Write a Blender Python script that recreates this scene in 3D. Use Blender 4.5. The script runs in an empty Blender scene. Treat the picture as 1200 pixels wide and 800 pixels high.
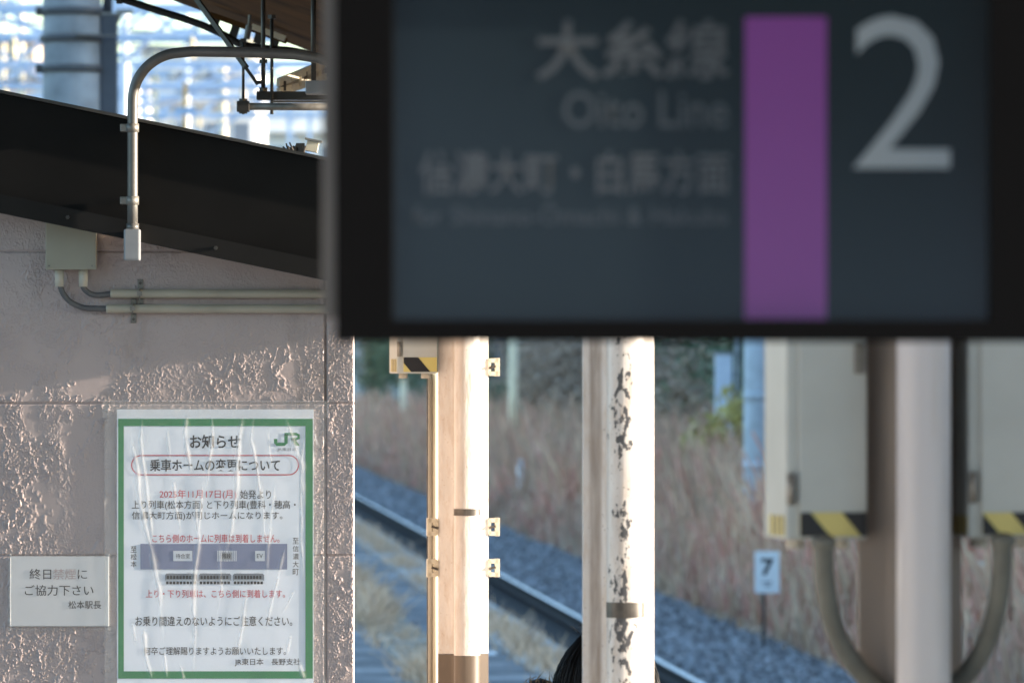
import bpy, bmesh, math, random
import numpy as np
from mathutils import Vector, Matrix

random.seed(7); rng = np.random.default_rng(7)
S = bpy.context.scene
C = S.collection

# ------------------------------------------------------------------ camera, sky, sun, exposure
F = 6667.0            # focal length in pixels of the 1200-px-wide photograph
HZ = 430.0            # row of the horizon
CZ = 2.10             # camera height above the platform
cam = bpy.data.cameras.new('camera'); cam.lens = 200; cam.sensor_width = 36
cam.shift_y = (HZ-400)/1200; cam.clip_start = .1; cam.clip_end = 5000
cam.dof.use_dof = True; cam.dof.focus_distance = 12.1; cam.dof.aperture_fstop = 10.3
cam.dof.aperture_blades = 9
co = bpy.data.objects.new('camera', cam); C.objects.link(co)
co.location = (0, 0, CZ); co.rotation_euler = (math.pi/2, 0, 0); S.camera = co

SUN_EL, SUN_A = math.radians(8), math.radians(3.2)     # low autumn sun from the right, just in front of the wall plane
w = bpy.data.worlds.new("World"); S.world = w; w.use_nodes = True
nt = w.node_tree; sky = nt.nodes.new('ShaderNodeTexSky'); sky.sky_type = 'NISHITA'; sky.sun_disc = False
sky.air_density = 1.0; sky.dust_density = .6; sky.ozone_density = 2.2
sky.sun_elevation = SUN_EL; sky.sun_rotation = math.pi/2+SUN_A
nt.links.new(sky.outputs[0], nt.nodes['Background'].inputs[0]); nt.nodes['Background'].inputs[1].default_value = .15
sl = bpy.data.lights.new('sun', 'SUN'); sl.energy = 3.6; sl.angle = math.radians(.5); sl.color = (1, .86, .71)
so = bpy.data.objects.new('sun', sl); C.objects.link(so)
sd = Vector((math.cos(SUN_A)*math.cos(SUN_EL), -math.sin(SUN_A)*math.cos(SUN_EL), math.sin(SUN_EL)))
so.rotation_euler = sd.to_track_quat('Z', 'Y').to_euler()
V = S.view_settings; V.view_transform = 'Standard'; V.look = 'None'; V.exposure = 2.32; V.gamma = 1; V.use_curve_mapping = False
try:
    S.cycles.max_bounces = 8; S.cycles.transparent_max_bounces = 12; S.cycles.use_denoising = True
except Exception: pass

def P(u, v, Y): return Vector(((u-600)/F*Y, Y, CZ-(v-HZ)/F*Y))
def px(Y): return F/Y                                   # pixels per metre at depth Y
def rail_x(Y): return 5.607-.069*Y                      # far rail; the track runs towards (-.069, 1)
TA = math.atan(.069)

# ------------------------------------------------------------------ helpers
WL = {}                                                 # world origin of every built object
def tag(o, label=None, cat=None, group=None, kind=None):
    if label: o['label'] = label
    if cat: o['category'] = cat
    if group: o['group'] = group
    if kind: o['kind'] = kind
    return o
def thing(name, label, cat, loc=(0, 0, 0), group=None):
    o = bpy.data.objects.new(name, None); C.objects.link(o); o.location = loc; o.empty_display_size = .1
    WL[o.name] = Vector(loc); return tag(o, label, cat, group)
def link(name, me, mat, parent=None, loc=(0, 0, 0)):
    """mesh in world coordinates -> object whose origin is its parent's (or loc)"""
    org = WL[parent.name] if parent else Vector(loc)
    me.transform(Matrix.Translation(-org))
    for m in (mat if isinstance(mat, (list, tuple)) else [mat]): me.materials.append(m)
    o = bpy.data.objects.new(name, me); C.objects.link(o)
    if parent: o.parent = parent
    else: o.location = org
    WL[o.name] = Vector(org); return o
def obj(name, bm, mat, parent=None, smooth=False, loc=(0, 0, 0)):
    bmesh.ops.recalc_face_normals(bm, faces=bm.faces)
    me = bpy.data.meshes.new(name); bm.to_mesh(me); bm.free()
    if smooth:
        for p in me.polygons: p.use_smooth = True
    return link(name, me, mat, parent, loc)
def arr(name, verts, faces, mat, parent=None, smooth=False, mi=None, loc=(0, 0, 0)):
    verts = np.asarray(verts, 'f4'); faces = np.asarray(faces, 'i4'); n = faces.shape[1]
    me = bpy.data.meshes.new(name)
    me.vertices.add(len(verts)); me.vertices.foreach_set('co', verts.ravel())
    me.loops.add(faces.size); me.loops.foreach_set('vertex_index', faces.ravel())
    me.polygons.add(len(faces)); me.polygons.foreach_set('loop_start', np.arange(0, faces.size, n, dtype='i4'))
    if mi is not None: me.polygons.foreach_set('material_index', np.asarray(mi, 'i4'))
    me.polygons.foreach_set('use_smooth', np.full(len(faces), smooth))
    me.update(calc_edges=True); me.validate()
    return link(name, me, mat, parent, loc)
def box(bm, c, s, rz=0, bev=0, ry=0):
    r = bmesh.ops.create_cube(bm, size=1)
    vs = r['verts']
    M = Matrix.Translation(Vector(c)) @ Matrix.Rotation(rz, 4, 'Z') @ Matrix.Rotation(ry, 4, 'Y') @ Matrix.Diagonal((s[0], s[1], s[2], 1))
    bmesh.ops.transform(bm, matrix=M, verts=vs)
    if bev:
        es = list({e for v in vs for e in v.link_edges})
        bmesh.ops.bevel(bm, geom=es, offset=bev, segments=2, affect='EDGES', profile=.6)
    return bm
def bx(c, s, rz=0, bev=0, ry=0): return box(bmesh.new(), c, s, rz, bev, ry)
def tube(bm, pts, r, seg=12, cap=True):
    pts = [Vector(p) for p in pts]; rs = r if isinstance(r, (list, tuple)) else [r]*len(pts)
    rings = []; up = None
    for i, p in enumerate(pts):
        t = (pts[min(i+1, len(pts)-1)]-pts[max(i-1, 0)]).normalized()
        if up is None:
            a = Vector((0, 0, 1)) if abs(t.z) < .9 else Vector((1, 0, 0)); up = t.cross(a).normalized()
        else: up = (up-t*up.dot(t)).normalized()
        b = t.cross(up)
        rings.append([bm.verts.new(p+rs[i]*(math.cos(k*2*math.pi/seg)*up+math.sin(k*2*math.pi/seg)*b)) for k in range(seg)])
    for a, b in zip(rings, rings[1:]):
        for k in range(seg): bm.faces.new((a[k], a[(k+1) % seg], b[(k+1) % seg], b[k]))
    if cap: bm.faces.new(rings[0][::-1]); bm.faces.new(rings[-1])
    return bm
def tb(pts, r, seg=12): return tube(bmesh.new(), pts, r, seg)
def spline(pts, n=8):
    pts = [Vector(p) for p in pts]; out = []
    for i in range(len(pts)-1):
        p0 = pts[max(i-1, 0)]; p1 = pts[i]; p2 = pts[i+1]; p3 = pts[min(i+2, len(pts)-1)]
        for k in range(n):
            t = k/n
            out.append(.5*((2*p1)+(p2-p0)*t+(2*p0-5*p1+4*p2-p3)*t*t+(3*p1-p0-3*p2+p3)*t**3))
    return out+[pts[-1]]
def prism(bm, poly, z0, z1, M=None):
    """poly in local xy, extruded along z; M places it"""
    M = M or Matrix()
    a = [bm.verts.new(M @ Vector((x, y, z0))) for x, y in poly]; b = [bm.verts.new(M @ Vector((x, y, z1))) for x, y in poly]
    n = len(poly)
    for k in range(n): bm.faces.new((a[k], a[(k+1) % n], b[(k+1) % n], b[k]))
    bm.faces.new(a[::-1]); bm.faces.new(b); return bm
def bar(bm, a, b, wd, dp=None):
    """square bar from a to b"""
    a = Vector(a); b = Vector(b); d = b-a; L = d.length; q = d.to_track_quat('Z', 'Y').to_matrix().to_4x4()
    r = bmesh.ops.create_cube(bm, size=1)
    bmesh.ops.transform(bm, matrix=Matrix.Translation((a+b)/2) @ q @ Matrix.Diagonal((wd, dp or wd, L, 1)), verts=r['verts']); return bm

def mat(name, col, rough=.6, metal=0, var=.12, scale=8, bump=0, bscale=60, spec=.5, stretch=(1, 1, 1), dirt=None, dth=(.55, .7), dscale=6, coat=0):
    m = bpy.data.materials.new(name); m.use_nodes = True; t = m.node_tree; N = t.nodes; L = t.links
    b = N['Principled BSDF']; b.inputs['Roughness'].default_value = rough; b.inputs['Metallic'].default_value = metal
    b.inputs['Specular IOR Level'].default_value = spec; b.inputs['Coat Weight'].default_value = coat
    tc = N.new('ShaderNodeTexCoord'); mp = N.new('ShaderNodeMapping'); mp.inputs['Scale'].default_value = stretch
    L.new(tc.outputs['Object'], mp.inputs[0])
    n1 = N.new('ShaderNodeTexNoise'); n1.inputs['Scale'].default_value = scale; n1.inputs['Detail'].default_value = 6
    L.new(mp.outputs[0], n1.inputs['Vector'])
    cr = N.new('ShaderNodeValToRGB'); e = cr.color_ramp.elements
    e[0].position = .3; e[1].position = .7
    e[0].color = [c*(1-var) for c in col]+[1]; e[1].color = [min(1, c*(1+var)) for c in col]+[1]
    L.new(n1.outputs['Fac'], cr.inputs[0]); out = cr.outputs[0]
    if dirt:
        n2 = N.new('ShaderNodeTexNoise'); n2.inputs['Scale'].default_value = dscale; n2.inputs['Detail'].default_value = 8; n2.inputs['Roughness'].default_value = .65
        L.new(mp.outputs[0], n2.inputs['Vector'])
        r2 = N.new('ShaderNodeMapRange'); r2.inputs[1].default_value = dth[0]; r2.inputs[2].default_value = dth[1]
        L.new(n2.outputs['Fac'], r2.inputs[0])
        mx = N.new('ShaderNodeMix'); mx.data_type = 'RGBA'; L.new(r2.outputs[0], mx.inputs[0]); L.new(out, mx.inputs[6]); mx.inputs[7].default_value = list(dirt)+[1]
        out = mx.outputs[2]
    L.new(out, b.inputs['Base Color'])
    if bump:
        n3 = N.new('ShaderNodeTexNoise'); n3.inputs['Scale'].default_value = bscale; n3.inputs['Detail'].default_value = 5
        L.new(mp.outputs[0], n3.inputs['Vector'])
        bp = N.new('ShaderNodeBump'); bp.inputs['Strength'].default_value = bump; bp.inputs['Distance'].default_value = .01
        L.new(n3.outputs['Fac'], bp.inputs['Height']); L.new(bp.outputs[0], b.inputs['Normal'])
    return m

# numpy value noise -------------------------------------------------
def vnoise(x, y, seed=0):
    xi = np.floor(x).astype(int); yi = np.floor(y).astype(int); xf = x-xi; yf = y-yi
    def h(a, b):
        n = (a*374761393+b*668265263+seed*1274126177) & 0x7fffffff
        n = ((n ^ (n >> 13))*1274126177) & 0x7fffffff
        return ((n ^ (n >> 16)) & 0xffff)/65535.
    u = xf*xf*(3-2*xf); v = yf*yf*(3-2*yf)
    return (h(xi, yi)*(1-u)+h(xi+1, yi)*u)*(1-v)+(h(xi, yi+1)*(1-u)+h(xi+1, yi+1)*u)*v
def fbm(x, y, seed=0, o=4):
    s = 0; a = .5
    for i in range(o): s = s+a*vnoise(x*2**i, y*2**i, seed+i*7); a *= .5
    return s
def grid_faces(nx, ny):
    i = np.arange(nx*ny).reshape(ny, nx)
    return np.stack([i[:-1, :-1].ravel(), i[:-1, 1:].ravel(), i[1:, 1:].ravel(), i[1:, :-1].ravel()], 1)

# text: the built-in font falls back to its own Japanese glyphs -----
def text(body, u0, v0, u1, v1, Y, m, parent, name='lettering', bold=0, vertical=False):
    """lettering stretched to fill a box given in the wall's (or sign's) plane at depth Y"""
    cu = bpy.data.curves.new('t', 'FONT'); cu.body = '\n'.join(body) if vertical else body; cu.size = 1; cu.offset = bold
    cu.resolution_u = 3
    if vertical: cu.space_line = .95; cu.align_x = 'CENTER'
    o = bpy.data.objects.new('t', cu); C.objects.link(o)
    dg = bpy.context.evaluated_depsgraph_get(); dg.update()
    me = bpy.data.meshes.new_from_object(o.evaluated_get(dg))
    bpy.data.objects.remove(o); bpy.data.curves.remove(cu)
    n = len(me.vertices); a = np.empty(n*3, 'f4'); me.vertices.foreach_get('co', a); a = a.reshape(-1, 3)
    mn = a.min(0); mx = a.max(0); A = P(u0, v1, Y); B = P(u1, v0, Y)
    o2 = np.empty_like(a)
    o2[:, 0] = A.x+(a[:, 0]-mn[0])/(mx[0]-mn[0])*(B.x-A.x); o2[:, 1] = Y
    o2[:, 2] = A.z+(a[:, 1]-mn[1])/(mx[1]-mn[1])*(B.z-A.z)
    me.vertices.foreach_set('co', o2.ravel()); me.name = name; me.materials.clear(); me.update()
    return link(name, me, m, parent)
def flat(polys, Y):
    bm = bmesh.new()
    for p in polys: bm.faces.new([bm.verts.new(P(u, v, Y)) for u, v in p])
    return bm
def fobj(name, polys, Y, m, parent):
    bm = flat(polys, Y); bmesh.ops.recalc_face_normals(bm, faces=bm.faces)
    return obj(name, bm, m, parent)
def R(u0, v0, u1, v1): return [(u0, v0), (u1, v0), (u1, v1), (u0, v1)]

# ------------------------------------------------------------------ materials
M_asph = mat('platform_asphalt', (.15, .15, .155), .85, var=.3, scale=1.6, bump=.4, bscale=90, dirt=(.36, .35, .34), dth=(.5, .62), dscale=1.1)
M_conc = mat('pale_concrete', (.40, .38, .35), .85, var=.25, scale=3, bump=.3, dirt=(.19, .185, .18), dth=(.5, .62), dscale=2)
M_tact = mat('tactile_paving', (.36, .33, .26), .85, var=.4, scale=6, dirt=(.17, .165, .16), dth=(.42, .6), dscale=4)
M_soil = mat('soil', (.11, .09, .07), .95, var=.3, scale=.4)
M_pale = mat('pale_concrete_post', (.46, .52, .58), .8, var=.2, scale=3)
M_hill = mat('hill_scrub', (.07, .08, .06), .95, var=.5, scale=.5)
M_ball = mat('ballast_stone', (.2, .2, .205), .9, var=.75, scale=6)
M_bed = mat('rusty_track_bed', (.022, .018, .016), .95, var=.4, scale=4)
M_rail = mat('rail_steel', (.045, .034, .028), .8)
M_railtop = mat('polished_rail_head', (.85, .86, .88), .35, metal=.15, var=.05)
M_wall = mat('mauve_wall_paint', (.455, .375, .362), .42, var=.06, scale=3, dirt=(.25, .20, .17), dth=(.6, .85), dscale=5, stretch=(1, 1, .45), spec=.55)
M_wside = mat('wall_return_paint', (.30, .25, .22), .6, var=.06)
M_beam = mat('dark_brown_beam_paint', (.0095, .009, .0088), .7, var=.15, spec=.1)
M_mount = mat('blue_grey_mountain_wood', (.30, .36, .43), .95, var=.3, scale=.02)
M_bounce = mat('grey_bounce_wall_paint', (.40, .405, .415), .7)
M_flange = mat('dark_flange_paint', (.014, .013, .0125), .6, var=.15, spec=.15)
M_galv = mat('galvanised_steel', (.13, .127, .122), .42, metal=.25, var=.15, scale=30)
M_galvd = mat('weathered_galvanised_clamp', (.25, .24, .22), .55, metal=.6, var=.3, scale=40)
M_fit = mat('grey_fitting', (.27, .285, .305), .5, metal=.3, var=.06, scale=40)
M_jbox = mat('beige_box_plastic', (.36, .34, .27), .5, var=.04)
M_pvc = mat('beige_pvc_pipe', (.40, .36, .29), .4, var=.1, scale=10, stretch=(1, 1, 1))
M_nip = mat('pale_connector_plastic', (.50, .47, .40), .5, var=.05)
M_flex = mat('grey_flexible_conduit', (.11, .11, .115), .55, var=.15, scale=30)
M_flexw = mat('weathered_grey_flexible_conduit', (.13, .135, .12), .6, var=.2, scale=30)
M_paper = mat('poster_paper', (.86, .90, 1.0), .7, var=.015)
M_green = mat('poster_green_ink', (.03, .24, .085), .6, var=.03)
M_ink = mat('black_ink', (.012, .012, .016), .6, var=0)
M_red = mat('red_ink', (.55, .06, .09), .6, var=0)
M_slate = mat('slate_blue_ink', (.21, .24, .38), .6, var=.03)
M_cell = mat('pale_ink_cell', (.66, .70, .78), .6, var=.02)
M_grey = mat('grey_ink', (.20, .22, .26), .6, var=.05)
M_faint = mat('faded_red_ink', (.40, .33, .34), .6, var=.1)
M_plate = mat('laminated_white_plate', (.60, .61, .64), .4, var=.04, scale=12)
M_bez = mat('black_bezel', (.0035, .0035, .0042), .6, var=.05, spec=.08)
M_panel = mat('smoked_display_glass', (.012, .0205, .026), .13, var=.03, spec=.6)
M_purple = mat('purple_line_colour', (.175, .045, .235), .15, var=.02, spec=.95)
M_num = mat('pale_numeral_film', (.25, .29, .325), .2, var=.02, spec=.9)
M_dim = mat('unlit_grey_lettering', (.066, .076, .086), .15, var=.02, spec=.75)
M_dim2 = mat('fainter_unlit_lettering', (.047, .058, .067), .15, var=.02, spec=.95)
M_case = mat('brushed_sign_casing', (.17, .16, .155), .5, metal=.4, var=.1)
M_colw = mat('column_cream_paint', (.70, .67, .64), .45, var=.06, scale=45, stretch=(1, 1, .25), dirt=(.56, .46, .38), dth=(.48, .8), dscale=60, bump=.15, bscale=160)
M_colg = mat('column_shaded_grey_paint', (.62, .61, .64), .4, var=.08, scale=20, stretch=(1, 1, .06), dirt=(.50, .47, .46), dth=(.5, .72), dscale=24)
M_colf = mat('shade_taupe_column_paint', (.26, .225, .20), .55, var=.15, scale=20, stretch=(1, 1, .06))  # foot and web colour darkened for the shade between box and head
M_skirt = mat('brown_column_base_paint', (.13, .10, .075), .5, var=.2, scale=20, stretch=(1, 1, .2))
M_strap = mat('dark_steel_strap', (.11, .10, .09), .5, metal=.5, var=.3, scale=40)
M_cream = mat('cream_metal', (.66, .60, .47), .45, var=.06)
M_sbox = mat('pale_grey_box_paint', (.47, .51, .51), .5, var=.07, scale=10, dirt=(.30, .27, .24), dth=(.66, .74), dscale=14)
M_yel = mat('yellow_hazard_tape', (.62, .55, .20), .5, var=.06)
M_blk = mat('black_hazard_tape', (.014, .014, .018), .5, var=.1)
M_soff = mat('brown_soffit', (.095, .047, .017), .85, spec=.08, var=.3, scale=5, dirt=(.03, .014, .006), dth=(.5, .7))
M_white = mat('white_sign_face', (.78, .80, .82), .5, var=.03)
M_roof = mat('roof_sheet', (.2, .19, .18), .6)
M_steel = mat('dark_steel', (.05, .048, .045), .5, metal=.3, var=.2)
M_rub = mat('black_cable_jacket', (.012, .012, .012), .5)
M_conpole = mat('grey_concrete_pole', (.25, .27, .29), .8, var=.3, scale=5, bump=.2)
M_chan = mat('navy_steel_channel', (.055, .06, .075), .5, metal=.2)
M_truss = mat('pale_blue_steel', (.46, .60, .80), .5, var=.1)
M_tcream = mat('cream_insulator', (.86, .72, .48), .5)
M_orange = mat('orange_marker_paint', (.75, .38, .05), .5)
M_bldw = mat('white_render_wall', (.75, .74, .72), .8, var=.06, scale=.3)
M_bldt = mat('tan_render_wall', (.5, .40, .30), .8, var=.1, scale=.3)
M_glass = mat('dark_window_glass', (.20, .24, .30), .35)
M_bluew = mat('blue_white_cabinet_paint', (.66, .76, .90), .5, var=.05)
M_white = mat('white_sign_face', (.78, .80, .82), .5, var=.03)
M_g1 = mat('dry_grass_straw', (.68, .47, .31), .9, var=.35, scale=1.2)
M_g2 = mat('dry_weed_mauve', (.64, .38, .28), .9, var=.35, scale=1)
M_g3 = mat('dry_weed_grey', (.54, .38, .27), .9, var=.35, scale=1)
M_g4 = mat('reddish_weed', (.70, .35, .26), .9, var=.35, scale=1)
M_leafd = mat('evergreen_leaf', (.16, .22, .13), .7, var=.5, scale=1.5)
M_leafb = mat('brown_autumn_leaf', (.46, .36, .28), .8, var=.4, scale=1.5)
M_leafy = mat('yellow_autumn_leaf', (.55, .47, .17), .8, var=.35, scale=1.5)
M_bark = mat('bark', (.09, .07, .055), .9, var=.3)
M_skin = mat('skin', (.62, .42, .33), .5, var=.05)
M_hair = mat('black_hair', (.005, .0045, .0045), .55, spec=.25, var=.2, scale=30, stretch=(1, 1, .2))
M_coat = mat('black_coat_fabric', (.018, .018, .022), .9, var=.2, scale=40)
M_trou = mat('dark_trouser_fabric', (.03, .03, .045), .9)
M_shoe = mat('dark_shoe_leather', (.02, .02, .02), .4)
M_fur = mat('tan_fur_trim', (.30, .20, .11), .9, var=.3, scale=60)
M_clip = mat('pale_hair_clip', (.62, .64, .70), .35)

# peeling paint: cream with grey primer showing in torn patches down the left flank of the rail head
M_peel = mat('peeling_cream_paint', (.70, .67, .65), .45, var=.07, scale=45, stretch=(1, 1, .25), dirt=(.55, .45, .37), dth=(.46, .8), dscale=60, bump=.15, bscale=160)
def peel(m):
    t = m.node_tree; N = t.nodes; L = t.links; b = N['Principled BSDF']; src = b.inputs['Base Color'].links[0].from_socket
    tc = N.new('ShaderNodeTexCoord'); sep = N.new('ShaderNodeSeparateXYZ'); L.new(tc.outputs['Object'], sep.inputs[0])
    n = N.new('ShaderNodeTexNoise'); n.inputs['Scale'].default_value = 105; n.inputs['Detail'].default_value = 7; n.inputs['Roughness'].default_value = .62
    mp = N.new('ShaderNodeMapping'); mp.inputs['Scale'].default_value = (1, 1, .55); L.new(tc.outputs['Object'], mp.inputs[0]); L.new(mp.outputs[0], n.inputs['Vector'])
    def band(sock, a, bb):
        r = N.new('ShaderNodeMapRange'); r.inputs[1].default_value = a; r.inputs[2].default_value = bb; L.new(sock, r.inputs[0]); return r.outputs[0]
    def mul(a, bb, op='MULTIPLY'):
        q = N.new('ShaderNodeMath'); q.operation = op; L.new(a, q.inputs[0])
        if isinstance(bb, (int, float)): q.inputs[1].default_value = bb
        else: L.new(bb, q.inputs[1])
        return q.outputs[0]
    # strongest near the head's left-front corner, none on the foot
    front = band(sep.outputs['Y'], -.085, -.10)
    xw = mul(band(sep.outputs['X'], -.026, -.008), band(sep.outputs['X'], .012, -.002))
    n2 = N.new('ShaderNodeTexNoise'); n2.inputs['Scale'].default_value = 11; L.new(tc.outputs['Object'], n2.inputs['Vector'])
    k = mul(mul(front, xw), .15); k = mul(k, mul(n2.outputs['Fac'], .72), 'ADD'); k = mul(k, -.436, 'ADD')
    f = band(mul(n.outputs['Fac'], k, 'ADD'), .615, .625); f = mul(f, front)
    mx = N.new('ShaderNodeMix'); mx.data_type = 'RGBA'; L.new(f, mx.inputs[0]); L.new(src, mx.inputs[6]); mx.inputs[7].default_value = (.085, .088, .098, 1)
    L.new(mx.outputs[2], b.inputs['Base Color'])
    bp = N.new('ShaderNodeBump'); bp.invert = True; bp.inputs['Strength'].default_value = .8; bp.inputs['Distance'].default_value = .001
    L.new(f, bp.inputs['Height']); L.new(bp.outputs[0], b.inputs['Normal'])
peel(M_peel)
def recess_shade_specks(m, x0, x1, col, amt):
    """recess shade painted into the colour down the groove between a rail's foot and its web"""
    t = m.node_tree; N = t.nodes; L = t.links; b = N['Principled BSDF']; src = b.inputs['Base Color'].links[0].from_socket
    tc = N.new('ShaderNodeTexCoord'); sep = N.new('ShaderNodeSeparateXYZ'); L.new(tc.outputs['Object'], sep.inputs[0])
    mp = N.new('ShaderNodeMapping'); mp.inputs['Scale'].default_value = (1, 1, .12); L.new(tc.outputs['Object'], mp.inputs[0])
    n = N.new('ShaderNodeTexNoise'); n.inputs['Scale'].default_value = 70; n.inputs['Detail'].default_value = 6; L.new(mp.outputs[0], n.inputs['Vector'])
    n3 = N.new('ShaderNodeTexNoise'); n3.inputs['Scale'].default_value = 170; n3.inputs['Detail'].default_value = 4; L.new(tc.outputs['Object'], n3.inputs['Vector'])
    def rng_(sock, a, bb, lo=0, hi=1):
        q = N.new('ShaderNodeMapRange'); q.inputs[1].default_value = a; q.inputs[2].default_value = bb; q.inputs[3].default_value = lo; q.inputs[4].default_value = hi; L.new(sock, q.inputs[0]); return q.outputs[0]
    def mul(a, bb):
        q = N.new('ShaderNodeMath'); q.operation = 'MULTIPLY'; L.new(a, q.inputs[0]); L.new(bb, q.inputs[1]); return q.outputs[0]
    k = mul(mul(rng_(sep.outputs['X'], x0, x0+.006), rng_(sep.outputs['X'], x1, x1-.006)), rng_(n.outputs['Fac'], .3, .6, .35*amt, amt))  # painted recess shade: a band across X, broken up by noise
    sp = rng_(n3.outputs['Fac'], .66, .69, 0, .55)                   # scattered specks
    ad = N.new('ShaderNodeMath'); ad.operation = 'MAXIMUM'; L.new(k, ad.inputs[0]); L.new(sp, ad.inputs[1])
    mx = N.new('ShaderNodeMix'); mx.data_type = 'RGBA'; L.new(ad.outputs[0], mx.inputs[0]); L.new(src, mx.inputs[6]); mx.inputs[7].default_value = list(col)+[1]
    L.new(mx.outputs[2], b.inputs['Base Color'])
recess_shade_specks(M_peel, -.053, -.028, (.26, .205, .17), .75); recess_shade_specks(M_colw, -.030, -.006, (.42, .32, .25), .4)

def film(name, milky, rough, gloss):
    m = bpy.data.materials.new(name); m.use_nodes = True; t = m.node_tree; N = t.nodes; L = t.links
    N.remove(N['Principled BSDF']); out = N['Material Output']
    tr = N.new('ShaderNodeBsdfTransparent'); tr.inputs[0].default_value = (.96, .97, .97, 1)
    gl = N.new('ShaderNodeBsdfGlossy'); gl.inputs['Roughness'].default_value = rough
    df = N.new('ShaderNodeBsdfDiffuse'); df.inputs[0].default_value = (.8, .8, .8, 1)
    no = N.new('ShaderNodeTexNoise'); no.inputs['Scale'].default_value = 25
    tc = N.new('ShaderNodeTexCoord'); L.new(tc.outputs['Object'], no.inputs['Vector'])
    mr = N.new('ShaderNodeMapRange'); mr.inputs[3].default_value = milky*.6; mr.inputs[4].default_value = milky*1.4; L.new(no.outputs['Fac'], mr.inputs[0])
    a = N.new('ShaderNodeMixShader'); L.new(mr.outputs[0], a.inputs[0]); L.new(tr.outputs[0], a.inputs[1]); L.new(df.outputs[0], a.inputs[2])
    b = N.new('ShaderNodeMixShader'); b.inputs[0].default_value = gloss; L.new(a.outputs[0], b.inputs[1]); L.new(gl.outputs[0], b.inputs[2])
    L.new(b.outputs[0], out.inputs[0]); return m
M_film = film('clear_plastic_sleeve', .05, .33, .085)
M_sleeve = film('creased_plastic_sleeve', .04, .36, .085)
t_ = M_sleeve.node_tree; at = t_.nodes.new('ShaderNodeAttribute'); at.attribute_name = 'crease_glint'    # sun glints on the folds painted in as milky film
mx_ = [n for n in t_.nodes if n.type == 'MIX_SHADER'][0]; src_ = mx_.inputs[0].links[0].from_socket
ad_ = t_.nodes.new('ShaderNodeMath'); ad_.use_clamp = True; ml_ = t_.nodes.new('ShaderNodeMath'); ml_.operation = 'MULTIPLY'; ml_.inputs[1].default_value = .36
t_.links.new(at.outputs['Fac'], ml_.inputs[0]); t_.links.new(src_, ad_.inputs[0]); t_.links.new(ml_.outputs[0], ad_.inputs[1]); t_.links.new(ad_.outputs[0], mx_.inputs[0])
M_tape = film('clear_tape', .12, .3, .09)

# ------------------------------------------------------------------ setting: ground, platform, track
a = 3000
bm = bmesh.new(); bm.faces.new([bm.verts.new((x, y, -1.45)) for x, y in ((-a, -a), (a, -a), (a, a), (-a, a))])
tag(obj('ground', bm, M_soil), kind='structure')

xs_ = np.linspace(-1200, 1200, 160); ys_ = np.linspace(0, 1, 8); XX, TT = np.meshgrid(xs_, ys_)
hh_ = (22+60*fbm(xs_*.004, xs_*0, 200, 4))[None, :]*TT**.9
tag(arr('mountains', np.stack([XX, -380-260*TT+20*fbm(XX*.02, TT*5, 201, 3), -1.5+hh_], 2).reshape(-1, 3), grid_faces(160, 8), M_mount, smooth=True), kind='structure')
def strip(name, s0, s1, z0, z1, m, Y0=-30, Y1=260):
    """a long strip beside the far rail; s = metres to the right of it, a closed slab"""
    bm = bmesh.new(); q = []
    for s, Y, z in ((s0, Y0, z0), (s1, Y0, z0), (s1, Y1, z0), (s0, Y1, z0), (s0, Y0, z1), (s1, Y0, z1), (s1, Y1, z1), (s0, Y1, z1)):
        q.append(bm.verts.new((rail_x(Y)+s, Y, z)))
    for f in ((0, 1, 2, 3), (4, 5, 6, 7), (0, 1, 5, 4), (1, 2, 6, 5), (2, 3, 7, 6), (3, 0, 4, 7)): bm.faces.new([q[i] for i in f])
    return tag(obj(name, bm, m), kind='structure')
strip('platform', -14, -2.30, -1.4, 0, M_asph)
strip('platform_edge_strip', -2.76, -2.303, .004, .012, M_conc)
strip('tactile_strip', -3.62, -3.22, .004, .010, M_tact)
for Y_, s0, s1 in ((53.8, -4.05, -3.75), (41.5, -3.0, -2.85), (47, -5.2, -4.7)): strip('platform_marking', s0, s1, .004, .009, M_white, Y_, Y_+.35)
strip('track_bed', -2.1, .45, -1.4, -1.14, M_bed)
for s, nm in ((0, 'rail'), (-1.067, 'rail')):
    prof = [(-.061, 0), (.061, 0), (.061, .012), (.01, .03), (.008, .10), (.032, .11), (.032, .14), (-.032, .14), (-.032, .11), (-.008, .10), (-.01, .03), (-.061, .012)]
    bm = bmesh.new(); A = []
    for Y in (20, 260):
        A.append([bm.verts.new((rail_x(Y)+s+x, Y, -1.085+z)) for x, z in prof])
    n = len(prof)
    for k in range(n):
        f = bm.faces.new((A[0][k], A[0][(k+1) % n], A[1][(k+1) % n], A[1][k])); f.material_index = 1 if k == 6 else 0
    bm.faces.new(A[0][::-1]); bm.faces.new(A[1])
    o = obj('rail', bm, [M_rail, M_railtop])
    tag(o, 'steel running rail with a bright polished head beside the stone ballast' if s == 0 else 'steel running rail hidden close under the platform edge', 'rail')
# ballast shoulder: a jittered sheet, faceted so that it reads as stones
ns, ny = 64, 1500
ss = np.linspace(.12, 3.4, ns); ys = 22*(210/22)**np.linspace(0, 1, ny)
SS, YY = np.meshgrid(ss, ys)
hz = np.where(SS < 1.2, -1.12+.06*np.clip((SS-.1)/.3, 0, 1), -1.06-.16*np.clip((SS-1.2)/1.4, 0, 1))
SS = SS+rng.normal(0, .012, SS.shape); Yj = YY*(1+rng.normal(0, .0003, YY.shape))
hz = hz+rng.normal(0, .026, SS.shape)+.05*(fbm(SS*1.5, YY*.8, 5)-.5)
vv = np.stack([rail_x(Yj)+SS, Yj, hz], 2).reshape(-1, 3)
M_b2 = mat('ballast_stone_pale', (.36, .36, .36), .9, var=.3, scale=4); M_b3 = mat('ballast_stone_dark', (.09, .088, .085), .9, var=.4, scale=4)
fc = grid_faces(ns, ny)
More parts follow.
